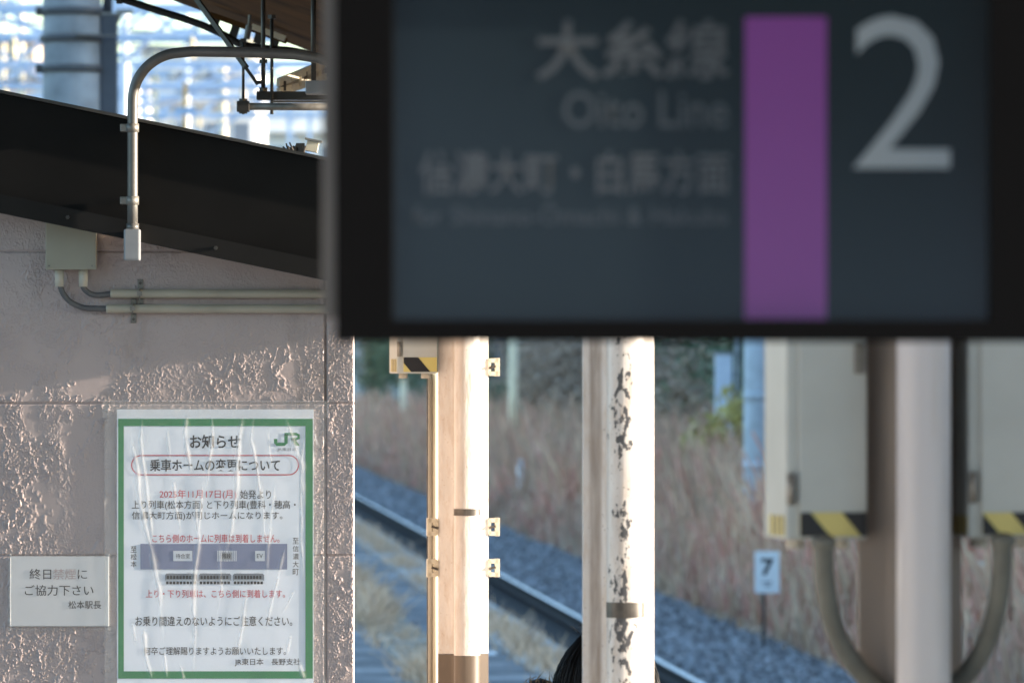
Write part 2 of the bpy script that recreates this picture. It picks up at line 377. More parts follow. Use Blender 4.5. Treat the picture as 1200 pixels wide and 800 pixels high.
tag(arr('ballast', vv, fc, [M_ball, M_b2, M_b3], mi=rng.choice([0, 0, 0, 1, 2], len(fc))), kind='structure')
# verge and the wooded cutting slope on the right
ss = np.concatenate([np.linspace(2.6, 12, 12), np.linspace(12.8, 26, 18), [60, 150]]); ys = np.linspace(18, 700, 120)
SS, YY = np.meshgrid(ss, ys)
t = np.clip((SS-12)/12, 0, 1); t = t*t*(3-2*t); ry = np.clip((YY-18)/14, 0, 1); ry = ry*ry*(3-2*ry)
hz = -1.25+.03*(SS-2.6)+9.6*t*ry+.6*(fbm(SS*.3, YY*.12, 3)-.5)*(SS > 3)
tag(arr('hill', np.stack([rail_x(YY)+SS, YY, hz], 2).reshape(-1, 3), grid_faces(len(ss), len(ys)), M_hill, smooth=True), kind='structure')
def hill_z(s, Y):
    t = min(1, max(0, (s-12)/12)); t = t*t*(3-2*t); r = min(1, max(0, (Y-18)/14)); r = r*r*(3-2*r)
    return -1.25+.03*(s-2.6)+9.6*t*r

# ------------------------------------------------------------------ station wall with trowelled relief
WY = 12.3
xl, xr = -3.2, P(415.3, 0, WY).x
gx = [P(381.5, 0, WY).x]; gz = [P(0, v, WY).z for v in (294.5, 472.5, 650.5)]
fx0 = P(-25, 0, WY).x; fz0 = P(0, 815, WY).z; fz1 = P(0, 225, WY).z
xs = np.concatenate([np.linspace(xl, fx0, 320)[:-1], np.arange(fx0, xr-.004, .0013), np.linspace(xr-.004, xr, 5)])
zs = np.concatenate([np.linspace(0, fz0, 230)[:-1], np.arange(fz0, fz1, .0015), np.linspace(fz1, 2.5, 5)])
XX, ZZ = np.meshgrid(xs, zs)
wx = XX*20+2.6*(fbm(XX*38, ZZ*30, 1, 4)-.45)*2; wz = ZZ*17+2.6*(fbm(XX*38, ZZ*30, 2, 4)-.45)*2
h = np.zeros_like(XX)
for k, (sc, wd, am) in enumerate(((.8, .016, 1.0), (1.5, .026, .9), (2.6, .04, .8), (4.2, .07, .6))):
    n = fbm(wx*sc+k*13, wz*sc*.8+k*29, 20+k, 2)-.375
    mask = np.clip((fbm(XX*12+k*5, ZZ*10, 40+k, 3)-.43+.07*np.clip((XX-gx[0])/.004, 0, 1))*10, 0, 1)
    h = np.maximum(h, am*np.exp(-np.abs(n/wd)**1.25)*mask)
lump = np.clip((fbm(XX*95, ZZ*70, 60, 3)-.53)*7, 0, 1)*np.clip((fbm(XX*6, ZZ*6, 66, 3)-.36)*7, 0, 1)
smoothed = np.clip((fbm(XX*3.2+3, ZZ*2.4, 70, 3)-.30)*6, .28, 1)
strip_r = np.clip((XX-gx[0])/.004, 0, 1)
dens = np.maximum(smoothed, strip_r)
h = .0024*h*dens+.0013*lump*dens*(1+.4*strip_r)+.0007*(fbm(XX*4, ZZ*4, 80, 3)-.5)+.00022*(fbm(XX*120, ZZ*120, 81, 2)-.5)
for g in gx: h = h-.007*np.exp(-((XX-g)/.0030)**4)
for g in gz: h = h-.005*np.exp(-((ZZ-g)/.0022)**4)
edge = np.clip((XX-(xr-.004))/.004, 0, 1)
Yw = WY-h+.004*edge**2
wall = thing('station_building', 'mauve stucco building wall with panel grooves behind the white notices', 'building', (-1.8, WY+1.5, 0))
arr('stucco_wall', np.stack([XX, Yw, ZZ], 2).reshape(-1, 3), grid_faces(len(xs), len(zs)), M_wall, wall, smooth=True)
bm = bmesh.new(); prism(bm, [(xl, WY+.006), (xr, WY+.006), (xr-.25, WY+3.2), (xl, WY+3.2)], 0, 2.498)
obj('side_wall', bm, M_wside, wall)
obj('parapet_cap', bx(((xl+xr)/2-.15, WY+1.66, 2.521), (xr-xl-.3, 3.1, .04)), M_roof, wall)

# junction box on the wall with two hoses and two pipes
J = thing('junction_box', 'beige junction box half hidden by the dark beam on the stucco wall', 'junction box', P(83, 317, WY))
A = P(53.5, 232, WY-.05); B = P(113, 316, WY-.05)
obj('enclosure', bx(((A.x+B.x)/2, WY-.027, (A.z+B.z)/2), (B.x-A.x-.004, .046, A.z-B.z-.004), bev=.003), M_jbox, J)
obj('cover', bx(((A.x+B.x)/2, WY-.053, (A.z+B.z)/2), (B.x-A.x, .007, A.z-B.z), bev=.0025), M_jbox, J)
for u in (57.5, 108):
    p = P(u, 311.5, WY-.057); obj('screw', tb([p, p-Vector((0, .003, 0))], .0022, 8), M_galvd, J)
def pipe_run(label, v, u0, hose, strap_u, r=.0098):
    t = thing('wall_conduit', label, 'conduit', P(u0, v, WY), 'pipes along the stucco wall')
    y = WY-.0175
    obj('pipe', tb([P(u0, v, y), P(u0+2, v, y), P(388, v+.3, y), P(412, v+.3, y)], r, 20), M_pvc, t, True)
    obj('flexible_hose', tb(spline([P(a, b, WY-.03+.012*i/(len(hose)-1)) for i, (a, b) in enumerate(hose)], 8), .0062, 12), M_flex, t, True)
    st = bmesh.new()
    p = P(strap_u, v, y); ring = [Vector((p.x, y+math.cos(k)*(r+.0016), p.z+math.sin(k)*(r+.0016))) for k in np.linspace(-math.pi*1.5, -math.pi*.5, 9)]
    for q1, q2 in zip(ring, ring[1:]): bar(st, q1, q2, .0016, .011) if False else box(st, (q1+q2)/2, (.011, .0018, (q2-q1).length*1.15)) if abs((q2-q1).z) > .9*(q2-q1).length else bar(st, q1, q2, .0018, .011)
    sp = obj('strap', st, M_galvd, t)
    for sgn in (1, -1):
        f = bmesh.new(); box(f, (p.x, WY-.003, p.z+sgn*(r+.011)), (.0125, .0024, .021), bev=.001)
        fl = obj('strap_ear', f, M_galvd, sp)
        c = Vector((p.x, WY-.0045, p.z+sgn*(r+.013))); obj('screw', tb([c, c-Vector((0, .0025, 0))], .0032, 8), M_strap, sp)
    return t
pipe_run('upper beige pipe along the stucco wall with a short grey hose', 344, 129.5, [(97, 335), (101, 341), (110, 345.5), (121, 345.5), (132, 343.8)], 164)
pipe_run('lower beige pipe along the stucco wall with a long curved hose', 361.5, 124.5, [(70.5, 334), (74, 344), (83, 354), (98, 360.5), (114, 361.5), (128, 361.5)], 156)
for u in (69.5, 97.5):
    a = P(u, 316, WY-.03); b = P(u, 336, WY-.03)
    obj('connector', tb([a, b], [.0102, .0092], 16), M_nip, J, True)

# poster in a clear sleeve taped to the wall -------------------------
PY = WY-.0055
T = thing('notice_poster', 'green bordered notice poster in a creased clear sleeve on the stucco wall', 'poster', P(252, 803, WY))
A = P(137, 479.5, PY); B = P(367.5, 804, PY)
obj('paper', bx(((A.x+B.x)/2, PY+.001, (A.z+B.z)/2), (B.x-A.x, .002, A.z-B.z)), M_paper, T)
y1 = PY-.0008
fobj('green_border', [R(138.5, 490.5, 366.5, 499), R(138.5, 786, 366.5, 794.5), R(138.5, 499, 145, 786), R(358, 499, 366.5, 786)], y1, M_green, T)
def ribbon(pts, wd, Y, closed=False):
    """a flat band of constant width along a polyline in picture units"""
    n = len(pts); L = []; Rr = []
    for i in range(n):
        a = pts[(i-1) % n] if closed or i else pts[i]; b = pts[(i+1) % n] if closed or i < n-1 else pts[i]
        dx, dy = b[0]-a[0], b[1]-a[1]; l = math.hypot(dx, dy) or 1; nx, nyy = -dy/l*wd/2, dx/l*wd/2
        L.append((pts[i][0]+nx, pts[i][1]+nyy)); Rr.append((pts[i][0]-nx, pts[i][1]-nyy))
    out = []
    for i in range(n if closed else n-1):
        j = (i+1) % n; out.append([L[i], L[j], Rr[j], Rr[i]])
    return out
pill = [(187-33+11.5+11.5*math.cos(t)-11.5+0, 544.5+11.5*math.sin(t)) for t in np.linspace(math.pi/2, math.pi*1.5, 13)]
pill = [(165.5+11.3*math.cos(t), 544.7+11.3*math.sin(t)) for t in np.linspace(math.pi/2, math.pi*1.5, 13)] + [(338.5+11.3*math.cos(t), 544.7+11.3*math.sin(t)) for t in np.linspace(-math.pi/2, math.pi/2, 13)]
fobj('red_outline', ribbon(pill, 1.3, y1, True), y1, M_red, T)
text('お知らせ', 222.5, 509, 281, 525.5, y1, M_ink, T, bold=.018)
text('乗車ホームの変更について', 175.5, 537.5, 328, 552, y1, M_ink, T, bold=.014)
text('2025年11月17日(月)', 187, 573.5, 277, 585, y1, M_red, T, bold=.004)
text('始発より', 281.5, 573.8, 317.5, 584.5, y1, M_ink, T, bold=.004)
text('上り列車(松本方面) と下り列車(豊科・穂高・', 154.5, 586, 346.5, 597.5, y1, M_ink, T, bold=.004)
text('信濃大町方面)が同じホームになります。', 154.5, 599, 331, 609.5, y1, M_ink, T, bold=.004)
text('こちら側のホームに列車は到着しません。', 178.5, 625.5, 327.5, 635.5, y1, M_red, T, bold=.006)
text('上り・下り列車は、こちら側に到着します。', 171, 690.5, 334, 700, y1, M_red, T, bold=.006)
text('お乗り間違えのないようにご注意ください。', 158.5, 721.5, 342.5, 733, y1, M_ink, T, bold=.006)
text('何卒ご理解賜りますようお願いいたします。', 168.5, 757.5, 335, 767, y1, M_ink, T, bold=.002)
text('JR東日本　長野支社', 275, 771, 352, 780, y1, M_ink, T, bold=.004)
for i, ch in enumerate('至松本'): text(ch, 153, 639.8+i*8.6, 160, 647+i*8.6, y1, M_ink, T, bold=.003)
for i, ch in enumerate('至信濃大町'): text(ch, 343, 629.8+i*9.1, 350, 637+i*9.1, y1, M_ink, T, bold=.003)
# railway company emblem: a J and an R drawn as broad bands
lj = [(323, 514), (323, 518.5), (324.5, 520.3), (333, 520.3), (335.2, 518.5), (335.2, 508.7)]
lr = [(333.4, 508.4), (347, 508.4), (349.8, 509.6), (349.8, 513), (347, 514.2), (341, 514.2)]
e = thing if False else None
logo = fobj('railway_emblem', ribbon(lj, 4.0, y1)+ribbon(lr, 3.2, y1)+[[(340.5, 514), (345.5, 514), (351.2, 522), (346.3, 522)]], y1, M_green, T)
text('JR東日本', 325, 524.3, 347.5, 528.6, y1, M_grey, T, bold=.004)
dia = fobj('platform_diagram', [R(164.5, 636.8, 336.5, 666.8)], y1, M_slate, T)
y2 = y1-.0005; y3 = y2-.0005
fobj('diagram_cell', [R(203, 645, 225.3, 657)], y2, M_cell, dia); fobj('diagram_cell', [R(299, 645, 310.3, 657)], y2, M_cell, dia)
fobj('diagram_stairs', [R(254.6+k*1.95, 644.8, 255.8+k*1.95, 657.2) for k in range(12)]+[R(260, 647, 271, 655)], y2, M_cell, dia)
text('待合室', 206, 648.3, 222.5, 653.8, y3, M_ink, dia); text('階段', 260.5, 648.3, 270.5, 653.8, y3, M_ink, dia); text('EV', 301, 648.5, 308, 653.5, y3, M_ink, dia)
for u0, u1 in ((193.5, 231), (233, 270.8), (273, 309.5)):
    c = fobj('train_picture', [[(u0, 680), (u0, 673.5), (u0+1.5, 671.6), (u1-1.5, 671.6), (u1, 673.5), (u1, 680)]], y1, M_grey, T)
    n = 9; st = (u1-u0-4)/n
    fobj('train_windows', [R(u0+2+k*st, 674, u0+2+k*st+st*.66, 678) for k in range(n)]+[R(u0+1+k*st*1.08, 680.8, u0+1+k*st*1.08+st*.8, 684) for k in range(n)], y2, M_ink, c)
    fobj('train_stripe', [R(u0+.5, 678.7, u1-.5, 679.6), R(u0+4, 670.4, u0+10, 671.4), R(u1-12, 670.4, u1-6, 671.4)], y2, M_cell, c)
# the sleeve: a sheet with long creases pushed up in it
SY = WY-.010
A = P(136, 478, SY); B = P(369.5, 806, SY)
xs = np.arange(A.x, B.x, .0009); zs = np.arange(B.z, A.z, .004); XX, ZZ = np.meshgrid(xs, zs)
UU = XX/SY*F+600; VV = HZ-(ZZ-CZ)/SY*F
h = .0007*(fbm(XX*14, ZZ*5, 90, 3)-.5)*2
wh = np.zeros_like(h)
CR = [([(150, 497), (155, 520), (160, 545), (164, 590), (176, 640), (186, 690), (191, 760)], 2.6, 1.0), ([(167, 488), (164, 515), (170, 560), (177, 620), (182, 650)], 1.9, .9),
      ([(219, 484), (216, 505), (221, 540), (224, 560)], 2.4, 1.0), ([(203, 560), (205, 590), (212, 625)], 1.5, .7), ([(248, 484), (249, 505), (243, 560), (241, 575)], 1.6, .75),
      ([(285, 482), (279, 520), (277, 570), (271, 620), (262, 660)], 2.5, 1.0), ([(297, 486), (294, 515), (302, 555), (307, 610)], 1.8, .9),
      ([(333, 488), (342, 512), (353, 545), (356, 600)], 2.8, 1.0), ([(226, 572), (233, 630), (226, 690), (228, 750), (225, 794)], 2.3, .95),
      ([(238, 560), (232, 625), (231, 660)], 1.5, .7), ([(322, 560), (314, 640), (312, 690)], 1.6, .6), ([(356, 500), (352, 560), (353, 640), (356, 690)], 1.6, .7),
      ([(334, 640), (322, 690), (310, 740)], 1.9, .8), ([(289, 690), (284, 730), (277, 770)], 2.2, .9), ([(168, 735), (170, 765), (178, 797)], 2.2, 1.0), ([(155, 728), (159, 757)], 2.2, .8),
      ([(341, 742), (335, 770)], 1.8, .7), ([(350, 775), (356, 797)], 2.2, 1.0), ([(191, 760), (196, 795)], 1.6, .8), ([(257, 635), (259, 690), (254, 720)], 1.4, .55),
      ([(345, 690), (330, 720)], 1.4, .6), ([(211, 778), (216, 798)], 1.5, .8), ([(196, 500), (199, 540)], 1.3, .5), ([(313, 500), (318, 550)], 1.3, .5), ([(306, 560), (309, 620), (318, 655)], 1.4, .6)]
for pts, wd, am in CR:
    pts = np.array(pts, float); v = VV; uu = np.interp(v, pts[:, 1], pts[:, 0])+.35*np.sin(v*.13+pts[0, 0])
    tt = (v-pts[0, 1])/(pts[-1, 1]-pts[0, 1]); tp = np.clip(tt*6, 0, 1)*np.clip((1-tt)*4, 0, 1)*((tt > 0) & (tt < 1))
    tp = tp*(.45+.9*fbm(v*.07+pts[0, 0], v*0, 7, 2))
    sg = wd*(.55+.95*tp)
    wh = np.maximum(wh, am*np.clip(tp*1.15, 0, 1)*np.exp(-np.abs((UU-uu)/sg)**1.6))
    h = np.maximum(h, .0022*am*tp*np.exp(-((UU-uu)/sg)**2)+h*.3)
sl_ = arr('plastic_sleeve', np.stack([XX, SY-h, ZZ], 2).reshape(-1, 3), grid_faces(len(xs), len(zs)), M_sleeve, T, smooth=True)
at_ = sl_.data.attributes.new('crease_glint', 'FLOAT', 'POINT'); at_.data.foreach_set('value', np.clip(wh, 0, 1).ravel().astype('f4'))
def tape_strip(u0, v0, u1, v1, seed, depth=.0085):
    A = P(u0, v0, WY-depth); B = P(u1, v1, WY-depth)
    xs = np.arange(A.x, B.x, .0016); zs = np.arange(B.z, A.z, .0016); XX, ZZ = np.meshgrid(xs, zs)
    h = .0016*(fbm(XX*45, ZZ*28, seed, 3)-.5)+.0022*np.exp(-((fbm(XX*22, ZZ*9, seed+3, 2)-.37)/.03)**2)*np.clip((fbm(XX*10, ZZ*10, seed+5, 2)-.3)*5, 0, 1)
    return arr('tape', np.stack([XX, WY-depth-h, ZZ], 2).reshape(-1, 3), grid_faces(len(xs), len(zs)), M_tape, T, smooth=True)
tape_strip(120, 468.5, 386, 489, 100, .0125); tape_strip(122.5, 489.2, 138, 806, 110); tape_strip(366.8, 489.2, 382.5, 806, 120)

# small no-smoking notice ------------------------------------------
Q = thing('no_smoking_notice', 'small white laminated notice with black and faded lettering beside the poster', 'notice', P(70, 735, WY))
qy = WY-.007; A = P(11.5, 651.5, qy); B = P(127.5, 733.5, qy)
obj('paper', bx(((A.x+B.x)/2, qy+.002, (A.z+B.z)/2), (B.x-A.x, .004, A.z-B.z), bev=.001), M_plate, Q)
q1 = qy-.0008
text('終日', 34.5, 666, 60, 678.5, q1, M_ink, Q, bold=.004); text('禁煙', 62, 666, 89, 678.5, q1, M_faint, Q, bold=.004); text('に', 91, 667, 102, 678, q1, M_ink, Q)
text('ご協力下さい', 29, 685, 109.5, 697.5, q1, M_ink, Q, bold=.004); text('松本駅長', 80, 703.5, 118.5, 713, q1, M_ink, Q, bold=.004)
A = P(8.5, 648, qy); B = P(130.5, 738, qy)
xs = np.arange(A.x, B.x, .0012); zs = np.arange(B.z, A.z, .0012); XX, ZZ = np.meshgrid(xs, zs); UU = XX/qy*F+600; VV = HZ-(ZZ-CZ)/qy*F
h = .0004*(fbm(XX*30, ZZ*30, 130, 3)-.5)
for c0, sgm, am, ax in ((11.5, 1.0, .0022, UU), (127.0, 1.3, .0020, UU), (651, 1.0, .0016, VV), (734, 1.2, .0018, VV)): h = np.maximum(h, am*np.exp(-((ax-c0+.8*(fbm(XX*20, ZZ*20, 140, 2)-.4))/sgm)**2))
arr('laminate', np.stack([XX, qy-.0022-h, ZZ], 2).reshape(-1, 3), grid_faces(len(xs), len(zs)), M_film, Q, smooth=True)

# ------------------------------------------------------------------ sloping dark beam, its conduit, debris
BY0, BY1 = 12.10, 12.235
bt = lambda X: 2.690-.2063*(X+1.089)
X0, XV, X1 = -3.3, .02, 3.5; zv = bt(XV); zr = zv+.17*(X1-XV)
bmB = bmesh.new()
def beam_slab(y0, y1, a, b):
    poly = [(X0, bt(X0)-a), (XV, zv-a), (X1, zr-a), (X1, zr-b), (XV, zv-b), (X0, bt(X0)-b)]
    Mx = Matrix(((1, 0, 0, 0), (0, 0, 1, 0), (0, 1, 0, 0), (0, 0, 0, 1)))
    prism(bmB, poly, y0, y1, Mx)
beam_slab(BY0+.03, BY1-.03, .008, .255)
Bm = thing('canopy_beam', 'dark brown sloping steel beam across the top of the stucco wall', 'beam', (XV, 12.17, zv-.26))
obj('web', bmB, M_beam, Bm)
bmB = bmesh.new(); beam_slab(BY0, BY1, .222, .262); obj('bottom_flange', bmB, M_flange, Bm)
bmB = bmesh.new(); beam_slab(BY0+.012, BY1-.012, 0, .007); obj('top_flange', bmB, M_steel, Bm)
for k in range(9):
    x_ = -1.05+k*.105; zb_ = bt(x_)-.242; obj('bolt', tb([(x_, BY0-.004, zb_), (x_, BY0+.001, zb_)], .0045, 6), M_steel, Bm) if k in (1, 4, 7) else None
cy = BY0-.018
K = thing('bent_conduit', 'galvanised conduit pipe bending over the dark beam down to a grey end box', 'conduit', P(155, 305, cy))
arc = [P(155.3, 270, cy), P(155.3, 235, cy), P(155.3, 150, cy), P(155.5, 118, cy)]
arc += [P(155.5+57*(1-math.cos(t)), 118-56*math.sin(t), cy) for t in np.linspace(.12, math.pi/2-.05, 14)]
arc += [P(225, 60.5, cy), P(290, 61.5, cy), P(345, 64, cy), P(372, 68, cy), P(400, 76, cy)]
obj('pipe', tb(arc, .0112, 20), M_galv, K, True)
A = P(155, 287, cy); obj('end_box', bx((A.x, cy, A.z), (19/551, .034, 37/551), bev=.004), M_fit, K)
obj('coupling', tb([P(155.3, 262, cy), P(155.3, 270, cy)], .0135, 16), M_galv, K, True)
for v in (150, 235):
    c = obj('pipe_clamp', tb([P(155.3, v-5, cy), P(155.3, v+5, cy)], .0136, 16), M_galvd, K, True)
    p = P(146, v, BY0-.006); obj('clamp_tab', bx((p.x, (BY0+.03+cy)/2-.002, p.z), (10/551, .03+.012, 9/551), bev=.002), M_galvd, c)
D = thing('metal_fitting', 'small rusty metal fitting lying on top of the dark beam', 'fitting', P(355, 178, 12.17))
A = P(366, 172, 12.17); bm = bx((A.x, 12.17, A.z), (14/548, .03, 12/548), bev=.001, ry=.2); obj('casing', bm, M_cream, D)
A = P(367.5, 164.5, 12.16); obj('lid', bx((A.x, 12.16, A.z), (20/548, .04, 2/548), ry=.2), M_galvd, D)
bm = bmesh.new()
for k in range(16):
    a = P(336+k*1.4, 176+k*.25, 12.15+.04*random.random()); tube(bm, [a, a+Vector((random.uniform(-.012, .012), random.uniform(-.01, .01), random.uniform(.006, .022)))], .002, 5)
box(bm, P(352, 174, 12.17), (.018, .02, .022)); box(bm, P(344, 176, 12.17), (.02, .02, .012))
obj('debris', bm, M_strap, D)

# ------------------------------------------------------------------ canopy: butterfly roof over the column line
def col_x(Y): return -.119-.072*(Y-13.8)
RY0, RY1 = -30, 16.0
def roof_pt(d, Y, side): return Vector((col_x(Y)+side*d, Y, 2.88+.37*d))
Rf = thing('platform_canopy', 'brown underside of the platform roof at the top of the picture', 'canopy', (col_x(5), 5, 2.88))
for side in (-1, 1):
    bm = bmesh.new(); W_ = 3.3 if side < 0 else 3.4
    q = []
    for dz in (0, .06):
        q += [bm.verts.new(roof_pt(d, Y, side)+Vector((0, 0, dz))) for d, Y in ((0.01, RY0), (W_, RY0), (W_, RY1), (0.01, RY1))]
    for f in ((0, 1, 2, 3), (4, 5, 6, 7), (0, 1, 5, 4), (1, 2, 6, 5), (2, 3, 7, 6), (3, 0, 4, 7)): bm.faces.new([q[i] for i in f])
    obj('roof_slope', bm, M_soff, Rf)
    for d in (1.0, 1.7, 2.4, 3.1):
        bm = bmesh.new(); bar(bm, roof_pt(d, RY0, side)-Vector((0, 0, .035)), roof_pt(d, RY1-.1, side)-Vector((0, 0, .035)), .05, .06); obj('purlin', bm, M_soff, Rf)
bm = bmesh.new(); bar(bm, (col_x(RY0), RY0, 2.84), (col_x(RY1), RY1-.01, 2.84), .12, .06); obj('valley_gutter', bm, M_steel, Rf)

# fittings hanging under the roof edge
TY = 13.6; H_ = thing('hanging_cable_rack', 'dark steel rails hung on thin rods below the roof edge', 'cable rack', P(340, 125, TY))
obj('rail', tb([P(281, 125, TY), P(420, 125.5, TY)], .0088, 12), M_galvd, H_, True)
obj('rail_end', bx(P(285, 125, TY), (.03, .03, .026), bev=.002), M_steel, H_)
obj('channel', bx(P(362, 112.5, TY+.05), (.25, .04, .02), bev=.001), M_steel, H_)
obj('channel', bx(P(366, 119.3, TY+.03), (.20, .03, .004)), M_strap, H_)
def rod(u, v0, v1, Y, r=.0042): return tb([P(u, v0, Y), P(u, v1, Y)], r, 8)
for u, v0, v1, r in ((285, 50, 134, .0035), (308.5, -25, 106, .0052), (318.5, 22, 134, .004), (367.5, -30, 100, .0062)): obj('rod', rod(u, v0, v1, TY+.02, r), M_steel, H_, True)
for u, v in ((285, 118), (308.5, 105), (308.5, 72), (285, 131), (318.5, 20)): obj('nut', tb([P(u, v-2.2, TY+.02), P(u, v+2.2, TY+.02)], .011, 6), M_steel, H_)
bm = bmesh.new(); bar(bm, P(228, -4, TY+.1), P(289, 80, TY), .008, .012); obj('brace', bm, M_steel, H_)
bm = bmesh.new(); bar(bm, P(287, 78, TY), P(302, 99, TY), .02, .008); bar(bm, P(300, 97, TY), P(309, 96, TY), .016, .008); obj('brace_plate', bm, M_steel, H_)
obj('hanger_box', bx(P(377, 103, TY-.1), (.075, .06, .032), bev=.002), M_fit, H_)
L_ = thing('cable_ladder', 'pale perforated cable ladder above the dark hung rails', 'cable ladder', P(355, 95, 14.2))
bm = bmesh.new(); a0, a1 = P(326, 97, 13.9), P(402, 66, 15.4); b0, b1 = P(326, 108, 13.9), P(402, 84, 15.4)
bar(bm, a0, a1, .008, .02); bar(bm, b0, b1, .008, .02); obj('side_rail', bm, M_cream, L_)
for k in range(9):
    t = (k+.5)/9; bm = bmesh.new(); bar(bm, a0.lerp(a1, t), b0.lerp(b1, t), .012 if k % 2 else .02, .006); obj('rung', bm, M_cream if k % 3 else M_strap, L_)
bm = bmesh.new(); q = [bm.verts.new(p+Vector((0, .03, 0))) for p in (a0, a1, b1, b0)]; bm.faces.new(q); q = [bm.verts.new(p+Vector((0, .035, 0))) for p in (a0, a1, b1, b0)]; bm.faces.new(q); obj('tray_side', bm, M_pvc, L_)
cb = thing('roof_cable', 'thick black cable sagging along the brown roof edge', 'cable', P(230, 28, 15.2))
obj('cable', tb(spline([P(u, v, 15.2) for u, v in ((90, -18), (140, -2), (180, 11), (230, 27), (262, 41), (283, 52), (312, 57), (345, 60), (375, 68), (400, 76))], 6), .0098, 12), M_rub, cb, True)
for u, v in ((140, -2), (285, 52)): obj('cable_tie', bx(P(u, v, 15.19), (.016, .03, .03), bev=.002), M_steel, cb)
E_ = thing('roof_bracket', 'sunlit channel bracket with clamps under the brown roof edge', 'bracket', P(295, 35, 15.6))
bm = bmesh.new(); bar(bm, P(246, 17, 15.6), P(336, 49, 15.6), .03, .014); obj('channel', bm, M_soff, E_)
bm = bmesh.new(); bar(bm, P(295, 31, 15.52), P(334, 45.5, 15.52), .022, .015); obj('bright_plate', bm, M_cream, E_)
for u, v in ((252, 27), (275, 36), (303, 44), (322, 50)): obj('hanger', bx(P(u, v, 15.6), (.022, .02, .035), ry=.3), M_steel, E_)
bm = tb([P(291, 40, 15.45), P(293, 18, 15.45)], .004, 8); tube(bm, [P(289, 46, 15.45), P(292, 30, 15.45)], .009, 10); obj('bolt', bm, M_galv, E_)

# ------------------------------------------------------------------ rail-section columns with boxes
def rail_profile():
    f, hh, w2 = .061, .122, .031
    right = [(f, 0), (f, -.010), (.030, -.019), (.011, -.030), (.0075, -.045), (.0075, -.080), (.012, -.086), (w2, -.092)]
    for t in np.linspace(.12, math.pi/2, 12): right.append((w2*math.cos(t)**.8 if t < 1.57 else 0, -.098-(hh-.098)*math.sin(t)))
    return right+[(-x, y) for x, y in right[::-1] if x > 0]
PROF = rail_profile()
ROT = .11
def column(label, u, Y, m, skirt, top=None):
    X = (u-600)/F*Y; t = thing('platform_column', label, 'column', (X, Y, 0), 'old rail columns along the platform')
    t.rotation_euler.z = ROT                         # children are in local coordinates here
    top = top or 2.86
    def put(name, bm, mm, smooth=False, par=None):
        bmesh.ops.recalc_face_normals(bm, faces=bm.faces); me = bpy.data.meshes.new(name); bm.to_mesh(me); bm.free()
        if smooth:
            for p in me.polygons: p.use_smooth = True
        me.materials.append(mm); o = bpy.data.objects.new(name, me); C.objects.link(o); o.parent = par or t; return o
    if isinstance(m, tuple):
        n_ = len(PROF)//2; half = [p for p in PROF if p[1] > -.0855]; headp = [p for p in PROF if p[1] < -.0855]
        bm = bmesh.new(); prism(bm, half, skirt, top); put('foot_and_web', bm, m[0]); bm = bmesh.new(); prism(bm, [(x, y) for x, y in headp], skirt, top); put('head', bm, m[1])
    else:
        bm = bmesh.new(); prism(bm, PROF, skirt, top); put('shaft', bm, m)
    bm = bmesh.new(); prism(bm, [(x*1.004, y*1.004-.0004 if y < -.01 else y) for x, y in PROF], 0, skirt-.001); put('painted_base', bm, M_skirt)
    return t, put
def clamp_set(put, z, right=True, left=True, mm=M_cream):
    for sgn, on in ((1, right), (-1, left)):
        if not on: continue
        bm = bmesh.new(); x = sgn*.074
        for (cx, cz, sx, sz) in ((x-sgn*.010, z, .006, .036), (x+sgn*.009, z, .011, .044), (x, z+.016, .022, .010), (x, z-.016, .022, .010)): box(bm, (cx, -.004, cz), (sx, .02, sz))
        c = put('band_clamp', bm, mm)
        bm = tb([(x-sgn*.012, -.016, z-.003), (x+sgn*.004, -.016, z+.002)], .003, 8); put('clamp_bolt', bm, M_strap, par=c)
def zpx(v, Y): return CZ-(v-HZ)/F*Y
# far column (in focus), 13.8 m
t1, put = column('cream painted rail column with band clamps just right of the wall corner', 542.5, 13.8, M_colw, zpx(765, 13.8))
clamp_set(put, zpx(430, 13.8), left=False); clamp_set(put, zpx(617, 13.8)); clamp_set(put, zpx(665, 13.8))
def strap_band(put, z, hh=.016):
    bm = bmesh.new(); prism(bm, [(x*1.03, y*1.012-.0006) for x, y in PROF if y < -.09], z-hh/2, z+hh/2); return put('steel_strap', bm, M_strap)
strap_band(put, zpx(598.5, 13.8)-.0)
# middle column, 9.7 m, paint flaking
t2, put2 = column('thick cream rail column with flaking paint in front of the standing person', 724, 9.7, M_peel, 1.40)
strap_band(put2, zpx(711, 9.7), .026)
# near column, 6.67 m, out of focus
t3, put3 = column('blurred grey rail column below the platform sign between two boxes', 1065, 6.67, (M_colf, M_colg), 1.40)

